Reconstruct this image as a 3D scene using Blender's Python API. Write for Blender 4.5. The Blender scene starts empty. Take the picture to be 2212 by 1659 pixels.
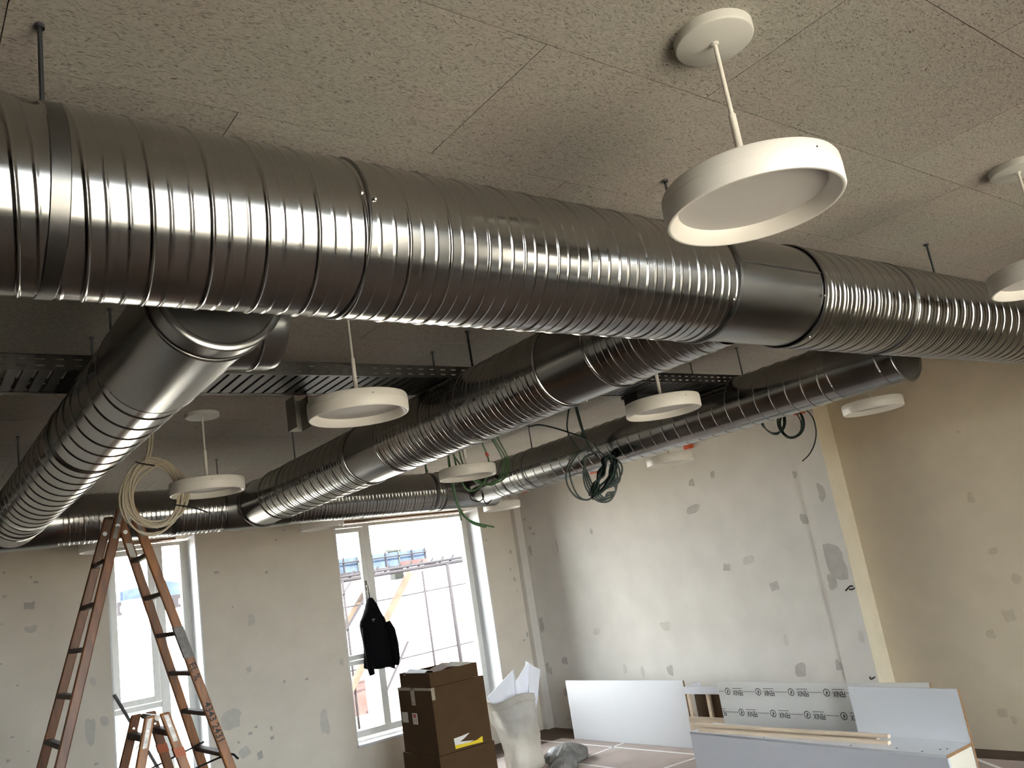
import bpy, bmesh, math, random
from mathutils import Vector, Matrix, noise

# ------------------------------------------------------------------ scene, camera, light
# The place is laid out in survey units; U turns them into metres (one last pass at the end).
U = 1.2
SC = bpy.context.scene
COL = SC.collection
random.seed(7)

cam_d = bpy.data.cameras.new('camera'); cam = bpy.data.objects.new('camera', cam_d); COL.objects.link(cam)
cam_d.sensor_width = 36.0; cam_d.lens = 1795.0 / 2212.0 * 36.0; cam_d.clip_start = 0.05; cam_d.clip_end = 400
R = Matrix(((0.7937502855, -0.0126400905, -0.6081124175),
            (-0.5880114160, -0.2716658584, -0.7618662849),
            (-0.1555733231, 0.9623086249, -0.2230673702)))
cam.matrix_world = Matrix.Translation((0, 0, 1.7 * U)) @ R.to_4x4()
SC.camera = cam

world = bpy.data.worlds.new('daylight_sky'); SC.world = world; world.use_nodes = True
wn = world.node_tree; wbg = wn.nodes['Background']
wbg.inputs['Color'].default_value = (0.91, 0.95, 1.0, 1); wbg.inputs['Strength'].default_value = 14.0

sun_d = bpy.data.lights.new('sun', 'SUN'); sun = bpy.data.objects.new('sun', sun_d); COL.objects.link(sun)
sun_d.energy = 38.0; sun_d.color = (1.0, 0.86, 0.66); sun_d.angle = math.radians(0.6)
sdir = Vector((0.10, 0.68, -0.73)).normalized()          # light travels this way: low sun behind the viewer
sun.rotation_euler = sdir.to_track_quat('-Z', 'Y').to_euler()
sun.location = (0, -20, 20)

WINS_FAR = [(1.60, 2.36), (3.735, 5.54)]
WINS_REAR = [(0.25, 2.3), (3.0, 4.5)]

vs = SC.view_settings
vs.view_transform = 'Standard'; vs.look = 'None'; vs.gamma = 1.0; vs.use_curve_mapping = False
vs.exposure = 0.98
SC.cycles.use_denoising = True
SC.cycles.max_bounces = 5; SC.cycles.diffuse_bounces = 4; SC.cycles.glossy_bounces = 3
SC.cycles.use_adaptive_sampling = True; SC.cycles.adaptive_threshold = 0.05
SC.cycles.transparent_max_bounces = 12
SC.cycles.sample_clamp_indirect = 12.0
SC.cycles.caustics_reflective = False; SC.cycles.caustics_refractive = False

# ------------------------------------------------------------------ materials
def mat(name, col, rough=0.6, metal=0.0, var=0.0, vscale=6.0, bump=0.0, bscale=40.0, spec=0.5, stretch=None):
    m = bpy.data.materials.new(name); m.use_nodes = True
    nt = m.node_tree; b = nt.nodes['Principled BSDF']
    b.inputs['Base Color'].default_value = (*col, 1); b.inputs['Roughness'].default_value = rough
    b.inputs['Metallic'].default_value = metal; b.inputs['Specular IOR Level'].default_value = spec
    tc = nt.nodes.new('ShaderNodeNewGeometry'); mp = nt.nodes.new('ShaderNodeMapping')
    nt.links.new(tc.outputs['Position'], mp.inputs['Vector'])
    if stretch: mp.inputs['Scale'].default_value = stretch
    if var:
        n = nt.nodes.new('ShaderNodeTexNoise'); n.inputs['Scale'].default_value = vscale; n.inputs['Detail'].default_value = 5
        nt.links.new(mp.outputs[0], n.inputs['Vector'])
        r = nt.nodes.new('ShaderNodeValToRGB')
        r.color_ramp.elements[0].position = .3; r.color_ramp.elements[1].position = .7
        r.color_ramp.elements[0].color = (*[c * (1 - var) for c in col], 1)
        r.color_ramp.elements[1].color = (*[min(1, c * (1 + var)) for c in col], 1)
        nt.links.new(n.outputs['Fac'], r.inputs['Fac']); nt.links.new(r.outputs['Color'], b.inputs['Base Color'])
    if bump:
        n2 = nt.nodes.new('ShaderNodeTexNoise'); n2.inputs['Scale'].default_value = bscale; n2.inputs['Detail'].default_value = 4
        nt.links.new(mp.outputs[0], n2.inputs['Vector'])
        bp = nt.nodes.new('ShaderNodeBump'); bp.inputs['Strength'].default_value = bump; bp.inputs['Distance'].default_value = .01
        nt.links.new(n2.outputs['Fac'], bp.inputs['Height']); nt.links.new(bp.outputs[0], b.inputs['Normal'])
    return m

def woodwool():
    m = bpy.data.materials.new('wood_wool_cement'); m.use_nodes = True; nt = m.node_tree; b = nt.nodes['Principled BSDF']
    L = nt.links.new
    g = nt.nodes.new('ShaderNodeNewGeometry')
    oi = nt.nodes.new('ShaderNodeObjectInfo')
    warp = nt.nodes.new('ShaderNodeTexNoise'); warp.inputs['Scale'].default_value = 14; L(g.outputs['Position'], warp.inputs['Vector'])
    sub = nt.nodes.new('ShaderNodeVectorMath'); sub.operation = 'SCALE'; sub.inputs['Scale'].default_value = .05; L(warp.outputs['Color'], sub.inputs[0])
    add = nt.nodes.new('ShaderNodeVectorMath'); add.operation = 'ADD'; L(g.outputs['Position'], add.inputs[0]); L(sub.outputs[0], add.inputs[1])
    outs = []
    for ang, sc in ((8, (80, 420, 1)), (-40, (95, 380, 1))):
        mp = nt.nodes.new('ShaderNodeMapping'); mp.inputs['Rotation'].default_value = (0, 0, math.radians(ang)); mp.inputs['Scale'].default_value = sc
        L(add.outputs[0], mp.inputs['Vector'])
        n = nt.nodes.new('ShaderNodeTexNoise'); n.inputs['Scale'].default_value = 1.0; n.inputs['Detail'].default_value = 2; n.inputs['Roughness'].default_value = .6
        L(mp.outputs[0], n.inputs['Vector']); outs.append(n.outputs['Fac'])
    mn2 = nt.nodes.new('ShaderNodeMath'); mn2.operation = 'MAXIMUM'; L(outs[0], mn2.inputs[0]); L(outs[1], mn2.inputs[1])
    r = nt.nodes.new('ShaderNodeValToRGB'); e = r.color_ramp.elements
    e[0].position = .40; e[0].color = (.13, .115, .10, 1); e[1].position = .70; e[1].color = (.56, .53, .49, 1)
    k = e.new(.475); k.color = (.40, .375, .34, 1)
    L(mn2.outputs[0], r.inputs['Fac'])
    big = nt.nodes.new('ShaderNodeTexNoise'); big.inputs['Scale'].default_value = 2.2; big.inputs['Detail'].default_value = 3; L(g.outputs['Position'], big.inputs['Vector'])
    r2 = nt.nodes.new('ShaderNodeValToRGB'); e = r2.color_ramp.elements
    e[0].position = .35; e[0].color = (1.0, .95, .92, 1); e[1].position = .65; e[1].color = (.95, .97, .92, 1)
    L(big.outputs['Fac'], r2.inputs['Fac'])
    mx = nt.nodes.new('ShaderNodeMixRGB'); mx.blend_type = 'MULTIPLY'; mx.inputs['Fac'].default_value = 1; L(r.outputs['Color'], mx.inputs[1]); L(r2.outputs['Color'], mx.inputs[2])
    hv = nt.nodes.new('ShaderNodeMath'); hv.operation = 'MULTIPLY_ADD'; hv.inputs[1].default_value = .10; hv.inputs[2].default_value = .95; L(oi.outputs['Random'], hv.inputs[0])
    mx2 = nt.nodes.new('ShaderNodeVectorMath'); mx2.operation = 'SCALE'; L(mx.outputs[0], mx2.inputs[0]); L(hv.outputs[0], mx2.inputs['Scale'])
    L(mx2.outputs[0], b.inputs['Base Color'])
    b.inputs['Roughness'].default_value = .95; b.inputs['Specular IOR Level'].default_value = .1
    return m

def galvanised(name, lo, hi, r0, r1):
    m = bpy.data.materials.new(name); m.use_nodes = True; nt = m.node_tree; b = nt.nodes['Principled BSDF']; L = nt.links.new
    g = nt.nodes.new('ShaderNodeNewGeometry')
    v = nt.nodes.new('ShaderNodeTexNoise'); v.inputs['Scale'].default_value = 3; v.inputs['Detail'].default_value = 2; L(g.outputs['Position'], v.inputs['Vector'])
    r = nt.nodes.new('ShaderNodeValToRGB'); e = r.color_ramp.elements
    e[0].position = .35; e[0].color = (*lo, 1); e[1].position = .65; e[1].color = (*hi, 1)
    L(v.outputs['Fac'], r.inputs['Fac']); L(r.outputs['Color'], b.inputs['Base Color'])
    mr = nt.nodes.new('ShaderNodeMapRange'); mr.inputs['To Min'].default_value = r0; mr.inputs['To Max'].default_value = r1
    v2 = nt.nodes.new('ShaderNodeTexNoise'); v2.inputs['Scale'].default_value = 3; v2.inputs['Detail'].default_value = 2; L(g.outputs['Position'], v2.inputs['Vector'])
    L(v2.outputs['Fac'], mr.inputs['Value']); L(mr.outputs[0], b.inputs['Roughness'])
    b.inputs['Metallic'].default_value = 1
    return m

def glass_mat():
    m = bpy.data.materials.new('window_glass'); m.use_nodes = True; nt = m.node_tree; nt.nodes.clear(); L = nt.links.new
    o = nt.nodes.new('ShaderNodeOutputMaterial'); t = nt.nodes.new('ShaderNodeBsdfTransparent'); t.inputs['Color'].default_value = (.95, .97, .97, 1)
    gl = nt.nodes.new('ShaderNodeBsdfGlossy'); gl.inputs['Roughness'].default_value = .02
    fr = nt.nodes.new('ShaderNodeFresnel'); fr.inputs['IOR'].default_value = 1.45
    mx = nt.nodes.new('ShaderNodeMixShader'); L(fr.outputs[0], mx.inputs[0]); L(t.outputs[0], mx.inputs[1]); L(gl.outputs[0], mx.inputs[2]); L(mx.outputs[0], o.inputs[0])
    return m

def sheet_plastic(name, col, alpha):
    m = bpy.data.materials.new(name); m.use_nodes = True; nt = m.node_tree; nt.nodes.clear(); L = nt.links.new
    o = nt.nodes.new('ShaderNodeOutputMaterial'); p = nt.nodes.new('ShaderNodeBsdfPrincipled'); p.inputs['Base Color'].default_value = (*col, 1); p.inputs['Roughness'].default_value = .28
    tl = nt.nodes.new('ShaderNodeBsdfTranslucent'); tl.inputs['Color'].default_value = (*col, 1)
    tr = nt.nodes.new('ShaderNodeBsdfTransparent')
    a = nt.nodes.new('ShaderNodeMixShader'); a.inputs[0].default_value = .35; L(p.outputs[0], a.inputs[1]); L(tl.outputs[0], a.inputs[2])
    b = nt.nodes.new('ShaderNodeMixShader'); b.inputs[0].default_value = alpha; L(a.outputs[0], b.inputs[1]); L(tr.outputs[0], b.inputs[2]); L(b.outputs[0], o.inputs[0])
    g = nt.nodes.new('ShaderNodeNewGeometry'); n = nt.nodes.new('ShaderNodeTexNoise'); n.inputs['Scale'].default_value = 16; n.inputs['Detail'].default_value = 3; L(g.outputs['Position'], n.inputs['Vector'])
    bp = nt.nodes.new('ShaderNodeBump'); bp.inputs['Strength'].default_value = .6; bp.inputs['Distance'].default_value = .03; L(n.outputs['Fac'], bp.inputs['Height']); L(bp.outputs[0], p.inputs['Normal'])
    return m

M = {
 'ceil': woodwool(), 'joint': mat('dark_joint', (.05, .045, .04), .95),
 'wall': mat('plaster_wall', (.655, .62, .565), .85, var=.05, vscale=3.0, spec=.2),
 'fillerwarm': mat('warm_filler_patch', (.56, .475, .35), .9, var=.06, vscale=14, spec=.15),
 'filler': mat('filler_patch', (.46, .43, .39), .9, var=.08, vscale=14, spec=.15),
 'filler2': mat('thin_filler_patch', (.565, .53, .475), .9, var=.06, vscale=14, spec=.15),
 'wallwarm': mat('warm_plaster', (.70, .635, .54), .85, var=.05, vscale=3.0, spec=.2),
 'warmwall': mat('primed_board', (.66, .565, .42), .8, var=.04, vscale=4, spec=.2),
 'paper': mat('floor_cover_paper', (.44, .36, .32), .7, var=.10, vscale=3, spec=.25),
 'floor': mat('brown_floor', (.085, .056, .038), .65, var=.15, vscale=5, spec=.25),
 'tape': mat('white_tape', (.82, .80, .78), .5),
 'frame': mat('white_painted_wood', (.80, .79, .75), .35, var=.03),
 'reveal': mat('white_reveal_board', (.78, .79, .80), .5),
 'brown': mat('brown_timber', (.20, .10, .05), .6, var=.25, vscale=20),
 'glass': glass_mat(),
 'steel': galvanised('galvanised_spiral_steel', (.37, .37, .355), (.41, .405, .39), .17, .21),
 'steel2': galvanised('galvanised_smooth_steel', (.29, .29, .28), (.32, .32, .31), .22, .27),
 'band': galvanised('coupling_steel', (.17, .17, .165), (.20, .20, .19), .30, .36),
 'rod': galvanised('zinc_rod', (.10, .11, .12), (.22, .22, .23), .40, .55),
 'greysteel': mat('grey_sheet_steel', (.36, .35, .32), .5, .2),
 'screw': mat('bright_zinc', (.8, .8, .78), .2, 1.0),
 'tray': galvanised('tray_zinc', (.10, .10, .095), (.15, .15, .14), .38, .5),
 'lamp': mat('white_powder_coat', (.82, .79, .73), .42, var=.015),
 'diff': mat('lamp_diffuser', (.64, .615, .595), .55),
 'canopy': mat('white_canopy', (.68, .67, .62), .5),
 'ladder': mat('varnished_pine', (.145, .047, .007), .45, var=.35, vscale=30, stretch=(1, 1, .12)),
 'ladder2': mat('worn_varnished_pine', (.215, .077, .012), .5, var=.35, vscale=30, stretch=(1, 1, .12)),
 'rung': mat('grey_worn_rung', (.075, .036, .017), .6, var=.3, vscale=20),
 'ducttape': mat('grey_cloth_tape', (.15, .14, .12), .6, var=.25, vscale=40),
 'greypole': mat('grey_pole', (.13, .13, .125), .5),
 'metal': mat('dull_metal_plate', (.20, .185, .165), .45, .8, var=.3, vscale=30),
 'black': mat('black_ink', (.012, .012, .012), .7),
 'strap': mat('black_strap', (.01, .01, .012), .8),
 'sticker': mat('paper_sticker', (.72, .69, .62), .6, var=.06, vscale=30),
 'red': mat('red_print', (.50, .08, .06), .6), 'orange': mat('orange_plastic', (.62, .10, .025), .45),
 'orangeband': mat('orange_paint', (.30, .065, .012), .6),
 'card': mat('brown_cardboard', (.075, .041, .017), .8, var=.07, vscale=7, spec=.2),
 'cardin': mat('cardboard_inside', (.14, .07, .045), .85, var=.1, spec=.2),
 'clear': mat('packing_tape', (.36, .30, .22), .25, var=.15, vscale=40),
 'yellow': mat('yellow_label', (.80, .58, .02), .5),
 'whitecable': mat('cream_cable', (.56, .49, .36), .45),
 'green': mat('green_cable', (.055, .14, .045), .35), 'dkgreen': mat('dark_green_cable', (.007, .020, .013), .35),
 'cloth': mat('black_fleece', (.0035, .0035, .0045), .95, spec=.1), 'emblem': mat('grey_print', (.45, .46, .48), .7),
 'sack': sheet_plastic('clear_sack_plastic', (.60, .56, .48), .30), 'greysack': mat('grey_bin_bag', (.20, .19, .175), .5, var=.25, vscale=14, bump=.6, bscale=26),
 'foam': mat('white_foam_sheet', (.80, .81, .86), .6),
 'lam': mat('white_laminate', (.73, .74, .76), .38), 'lamcool': mat('pale_grey_laminate', (.56, .565, .60), .4),
 'film': mat('protective_film', (.74, .72, .68), .35), 'chip': mat('chipboard_edge', (.30, .17, .08), .8, var=.25, vscale=60),
 'pine': mat('raw_pine', (.76, .62, .46), .6, var=.16, vscale=22, stretch=(1, .1, 1)), 'cream': mat('cream_panel', (.72, .66, .54), .6),
 'ground': mat('pale_ground', (.27, .245, .21), .9, var=.1, vscale=1),
 'scaff': mat('scaffold_tube', (.016, .015, .018), .8, .0, spec=.05), 'net': mat('blue_netting', (.026, .036, .055), .8, var=.35, vscale=5, spec=.05),
 'rednet': mat('red_brick', (.045, .027, .027), .9, var=.25, vscale=3, spec=.05), 'timber': mat('site_timber', (.042, .031, .025), .8, var=.2, vscale=5, spec=.05),
 'hill': mat('distant_roofs', (.022, .031, .050), .9, var=.3, vscale=2, spec=.05), 'hedge': mat('grey_green_hedge', (.07, .072, .055), .95, var=.4, vscale=6, spec=.05),
 'paleblock': mat('pale_tank', (.034, .037, .034), .7, spec=.05),
}

# ------------------------------------------------------------------ builders
ORG = {}
class MB:
    def __init__(s): s.v = []; s.f = []
    def poly(s, pts, faces):
        n = len(s.v); s.v += [Vector(p) for p in pts]; s.f += [tuple(i + n for i in q) for q in faces]; return s
    def box(s, x0, x1, y0, y1, z0, z1):
        return s.poly([(x0,y0,z0),(x1,y0,z0),(x1,y1,z0),(x0,y1,z0),(x0,y0,z1),(x1,y0,z1),(x1,y1,z1),(x0,y1,z1)],
                      [(0,3,2,1),(4,5,6,7),(0,1,5,4),(1,2,6,5),(2,3,7,6),(3,0,4,7)])
    def hexa(s, a, b):                       # two quads (4 pts each) joined to a solid
        return s.poly(list(a) + list(b), [(0,3,2,1),(4,5,6,7),(0,1,5,4),(1,2,6,5),(2,3,7,6),(3,0,4,7)])
    def beam(s, p, q, w, h, up=(0, 0, 1)):   # rectangular bar from p to q
        p = Vector(p); q = Vector(q); d = (q - p).normalized(); a = d.cross(Vector(up)).normalized(); b = a.cross(d).normalized()
        a = a * w / 2; b = b * h / 2
        return s.hexa([p-a-b, p+a-b, p+a+b, p-a+b], [q-a-b, q+a-b, q+a+b, q-a+b])
    def rev(s, c, axis, prof, n=40, caps=(False, False)):   # revolve (along, radius) pairs about an axis through c
        c = Vector(c); base = len(s.v)
        for t, r in prof:
            for k in range(n):
                a = 2 * math.pi * k / n; u, w = r * math.cos(a), r * math.sin(a)
                s.v.append(c + Vector({'x': (t, u, w), 'y': (u, t, w), 'z': (u, w, t)}[axis]))
        for i in range(len(prof) - 1):
            for k in range(n):
                k2 = (k + 1) % n; s.f.append((base+i*n+k, base+i*n+k2, base+(i+1)*n+k2, base+(i+1)*n+k))
        if caps[0]: s.f.append(tuple(base + k for k in range(n)))
        if caps[1]: s.f.append(tuple(base + (len(prof)-1)*n + k for k in range(n)))
        return s
    def spiral(s, c, axis, L, r, pitch, ribs, n=72, seam=.0032, rib=.0014):
        e = .0022 / pitch
        prof = [(0, 0), (e*.6, 0), (e*1.4, .62), (e*2.2, .92), (e*2.7, 1), (e*3.2, .92), (e*4.0, .62), (e*4.8, 0), (e*5.4, 0)]
        for q in ribs: prof += [(q - e*2.6, 0), (q - e*1.7, 0), (q - e*.5, -1), (q + e*.5, -1), (q + e*1.7, 0), (q + e*2.6, 0)]
        prof.sort(); P = len(prof); c = Vector(c); rows = []
        k0 = -1; k1 = int(L / pitch) + 2
        for k in range(k0, k1):
            for t, h in prof:
                hh = rib if h < 0 else seam * h
                rows.append(((k + t) * pitch, r + hh))
        base = len(s.v); nr = len(rows); S = []
        for t, rr in rows:
            for j in range(n):
                a = 2 * math.pi * j / n; x = min(L, max(0, t + pitch * j / n)); S.append(x)
                u, w = rr * math.cos(a), rr * math.sin(a)
                s.v.append(c + Vector({'x': (x, u, w), 'y': (u, x, w)}[axis]))
        for i in range(nr - 1):
            for j in range(n):
                if j < n - 1: q = (i*n+j, i*n+j+1, (i+1)*n+j+1, (i+1)*n+j)
                else:
                    if i + 1 + P >= nr: continue
                    q = (i*n+j, (i+P)*n, (i+1+P)*n, (i+1)*n+j)
                xs = [S[z] for z in q]
                if max(xs) - min(xs) < 1e-6: continue
                s.f.append(tuple(base + z for z in q))
        return s
    def tube(s, pts, r, n=6, closed=False):
        pts = [Vector(p) for p in pts]; base = len(s.v); m = len(pts); nrm = None
        for i, p in enumerate(pts):
            t = (pts[min(i+1, m-1)] - pts[max(i-1, 0)]).normalized()
            if nrm is None: nrm = t.orthogonal().normalized()
            nrm = (nrm - t * nrm.dot(t))
            nrm = nrm.normalized() if nrm.length > 1e-6 else t.orthogonal().normalized()
            b = t.cross(nrm); rr = r[i] if isinstance(r, (list, tuple)) else r
            for k in range(n):
                a = 2 * math.pi * k / n; s.v.append(p + (nrm * math.cos(a) + b * math.sin(a)) * rr)
        for i in range(m - 1):
            for k in range(n):
                k2 = (k + 1) % n; s.f.append((base+i*n+k, base+i*n+k2, base+(i+1)*n+k2, base+(i+1)*n+k))
        s.f.append(tuple(base + k for k in range(n))[::-1]); s.f.append(tuple(base + (m-1)*n + k for k in range(n)))
        return s
    def loft(s, rings, caps=True):
        base = len(s.v); n = len(rings[0])
        for rg in rings: s.v += [Vector(p) for p in rg]
        for i in range(len(rings) - 1):
            for k in range(n):
                k2 = (k + 1) % n; s.f.append((base+i*n+k, base+i*n+k2, base+(i+1)*n+k2, base+(i+1)*n+k))
        if caps: s.f.append(tuple(base + k for k in range(n))[::-1]); s.f.append(tuple(base + (len(rings)-1)*n + k for k in range(n)))
        return s

def link(o, parent):
    COL.objects.link(o)
    if parent is not None: o.parent = parent
def make(name, mb, m, parent=None, smooth=False, origin=None, bevel=0.0):
    if parent is not None: org = ORG[parent.name]
    elif origin is not None: org = Vector(origin)
    else:
        xs = [p.x for p in mb.v]; ys = [p.y for p in mb.v]; zs = [p.z for p in mb.v]
        org = Vector(((min(xs)+max(xs))/2, (min(ys)+max(ys))/2, min(zs)))
    me = bpy.data.meshes.new(name); me.from_pydata([p - org for p in mb.v], [], mb.f); me.validate()
    if smooth: me.polygons.foreach_set('use_smooth', [True] * len(me.polygons))
    me.materials.append(M[m] if isinstance(m, str) else m); me.update()
    o = bpy.data.objects.new(name, me); link(o, parent)
    if parent is None: o.location = org
    ORG[o.name] = org
    if bevel:
        b = o.modifiers.new('bevel', 'BEVEL'); b.width = bevel * U; b.segments = 2; b.limit_method = 'ANGLE'
    return o
def thing(name, origin):
    o = bpy.data.objects.new(name, None); COL.objects.link(o); o.location = origin; o.empty_display_size = .1
    ORG[o.name] = Vector(origin); return o
def tag(o, label, cat=None, group=None, kind=None):
    o['label'] = label
    if cat: o['category'] = cat
    if group: o['group'] = group
    if kind: o['kind'] = kind
    return o
def dup(root, loc, label):
    r = root.copy(); COL.objects.link(r); r.location = loc; r['label'] = label; ORG[r.name] = Vector(loc)
    for c in list(root.children):
        k = c.copy(); COL.objects.link(k); k.parent = r
        for g in list(c.children):
            h = g.copy(); COL.objects.link(h); h.parent = k
    return r
def text_shape(txt, size):
    cu = bpy.data.curves.new('lettering', 'FONT'); cu.body = txt; cu.size = size; cu.align_x = 'LEFT'; cu.offset = size * .012
    o = bpy.data.objects.new('lettering', cu); COL.objects.link(o)
    dg = bpy.context.evaluated_depsgraph_get(); me = bpy.data.meshes.new_from_object(o.evaluated_get(dg))
    v = [(p.co.x, p.co.y) for p in me.vertices]; f = [tuple(q.vertices) for q in me.polygons]
    bpy.data.objects.remove(o); bpy.data.curves.remove(cu); bpy.data.meshes.remove(me)
    return v, f
def catmull(P, k=8):
    P = [Vector(p) for p in P]; Q = [P[0]*2-P[1]] + P + [P[-1]*2-P[-2]]; out = []
    for i in range(1, len(Q) - 2):
        for j in range(k):
            t = j / k
            out.append(.5*((2*Q[i]) + (Q[i+1]-Q[i-1])*t + (2*Q[i-1]-5*Q[i]+4*Q[i+1]-Q[i+2])*t*t + (3*Q[i]-Q[i-1]-3*Q[i+1]+Q[i+2])*t**3))
    out.append(P[-1]); return out

# ------------------------------------------------------------------ the room shell
XL, XR, XF = -4.0, 6.28, 6.084        # left wall, recessed right-hand wall, far wall
YR, YW = -1.0, 7.926                  # rear wall, window wall
H = 2.83
floor = tag(make('floor', MB().box(XL, XR, YR, YW, -.15, 0), 'floor'), 'brown paper covered floor below the far wall', kind='structure')
for a, b, c2, d in ((3.9, 5.02, 4.25, 7.3), (5.035, 5.725, 4.25, 7.3), (3.9, 5.3, 2.2, 4.24), (5.31, 6.05, 2.2, 4.24)):
    make('floor_paper', MB().box(a, b, c2, d, 0, .0015), 'paper', floor)
tapes = [((5.577,7.50),(5.577,5.2)),((5.03,6.75),(5.0,4.9)),((5.74,6.37),(4.75,6.28)),((6.2,3.42),(5.7,2.72)),((5.74,5.2),(4.8,5.34)),((4.5,6.2),(4.5,4.2))]
for (a, b), (c, d) in tapes:
    make('tape_strip', MB().beam((a, b, .0022), (c, d, .0022), .028, .0012), 'tape', floor)
ceil = tag(make('ceiling', MB().box(XL, XR, YR, YW, H + .021, H + .25), 'joint'), 'ceiling clad in wood wool panels', kind='structure')
pm = bpy.data.meshes.new('ceiling_panel')
PL, PW, g, c, t = 1.0, .5025, .0009, .0006, .02
vv = [(g,g+c,0),(PL-g,g+c,0)]
def ring(i, z): return [(i,i,z),(PL-i,i,z),(PL-i,PW-i,z),(i,PW-i,z)]
pm.from_pydata(ring(g,0)+ring(g+.0004,c)+ring(g+.008,t), [], [(0,3,2,1),(8,9,10,11)]+[(k,(k+1)%4,4+(k+1)%4,4+k) for k in range(4)]+[(4+k,4+(k+1)%4,8+(k+1)%4,8+k) for k in range(4)])
pm.materials.append(M['ceil'])
offs = {0: .25, 1: .72, 2: .18, 3: .657}
cut = {}
for r in range(-6, 15):
    y0 = .155 + r * .5025
    if y0 + .5 > YW + .01 or y0 < YR: continue
    x = XL - 1 + offs[r % 4] % 1
    while x < XR:
        a, b = max(x, XL), min(x + 1, XR)
        if b - a > .02:
            if a == x and b == x + 1: me = pm
            else:
                key = round(b - a, 3)
                if key not in cut:
                    q = pm.copy()
                    for w in q.vertices:
                        if w.co.x > .5: w.co.x -= 1 - key
                    cut[key] = q
                me = cut[key]
            o = bpy.data.objects.new('ceiling_panel', me); COL.objects.link(o); o.parent = ceil
            o.location = Vector((a, y0, H)) - ORG[ceil.name]
        x += 1

def wall_run_y(name, x0, x1, y0, y1, opens, top, m='wall'):     # wall along X with window openings (xa, xb, za, zb)
    mb = MB(); cx = x0
    for xa, xb, za, zb in sorted(opens):
        mb.box(cx, xa, y0, y1, 0, top); mb.box(xa, xb, y0, y1, 0, za); mb.box(xa, xb, y0, y1, zb, top); cx = xb
    mb.box(cx, x1, y0, y1, 0, top)
    return make(name, mb, m)
wall_w = tag(wall_run_y('wall_window', XL - .3, XF + .45, YW, 8.40, [(a, b, .34, 2.53) for a, b in WINS_FAR], H + .25, 'wallwarm'), 'plastered window wall with filler patches', kind='structure')
wall_rear = tag(wall_run_y('wall_rear', XL - .3, XR + .45, YR - .35, YR, [(a, b, .34, 2.55) for a, b in WINS_REAR], H + .25), 'plastered wall behind the viewer with two windows', kind='structure')
wall_far = tag(make('wall_far', MB().box(XF, XF + .45, 3.78, YW, 0, H + .25), 'wall'), 'pale plastered far wall dotted with grey filler patches', kind='structure')
wall_right = tag(make('wall_right', MB().box(XR, XR + .45, YR, 3.78, 0, H + .25), 'warmwall'), 'beige wall set back to the right of the pilaster', kind='structure')
wall_left = tag(make('wall_left', MB().box(XL - .3, XL, YR, YW, 0, H + .25), 'wall'), 'plain plastered wall at the left end of the room', kind='structure')
tag(make('roof_slab', MB().box(XL - .35, XR + .5, YR - .4, 8.45, H + .25, H + .45), 'wall'), 'concrete slab over the ceiling', kind='structure')
tag(make('trim_3', MB().box(XF - .018, XR, 3.774, 3.78, 0, H), mat('warm_lit_return', (.78, .69, .52), .7, var=.04)), 'narrow return face of the pilaster with warm light painted into its colour', kind='structure')  # added facing over the wall return, warm light painted into its colour
pil = tag(make('trim_1', MB().box(XF - .019, XF, 3.78, 4.05, 0, H), 'wall'), 'flat pilaster strip at the end of the far wall', kind='structure')
tag(make('trim_2', MB().box(5.985, XF, 7.85, YW, 0, H), 'wall', bevel=.004), 'boxed pipe casing in the corner by the large window', kind='structure')

FAR=[(5.195,2.284,.077,.075),(4.934,2.313,.063,.065),(5.243,2.043,.176,.083),(6.688,2.033,.043,.067),(4.993,1.482,.093,.072),(4.741,1.517,.127,.086,1),(4.533,1.276,.102,.083),(6.874,1.003,.131,.075,1),(5.872,1.012,.145,.094,1),(7.481,.716,.112,.088),(6.546,.618,.054,.099,1),(6.3,.594,.052,.115,1),(5.923,.599,.085,.102),(4.458,.59,.125,.11),(4.10,.621,.06,.091),(7.291,1.949,.024,.16),(4.542,.83,.046,.104,1),(4.10,1.782,.075,.095),(4.09,2.152,.042,.066),(4.62,2.66,.079,.048),(7.797,2.325,.044,.031),(7.719,2.211,.052,.042),(7.676,2.14,.068,.026),(7.784,1.966,.061,.125),(7.791,1.115,.085,.183),(7.805,.646,.059,.131),(7.757,.606,.042,.09),(7.554,.383,.08,.088),(7.564,.106,.112,.049,1)]
PIL=[(3.875,1.965,.073,.158),(3.90,1.418,.20,.29),(3.97,1.262,.09,.128),(3.83,.834,.05,.096,1)]
RIGHT=[(2.801,2.21,.029,.026),(2.843,1.733,.051,.09,1),(2.794,1.346,.068,.057,1),(2.808,.9,.091,.093,1),(2.966,.782,.069,.069,1),(2.694,1.144,.071,.08,1),(3.034,.25,.075,.074,1),(2.969,.207,.043,.061,1)]
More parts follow.
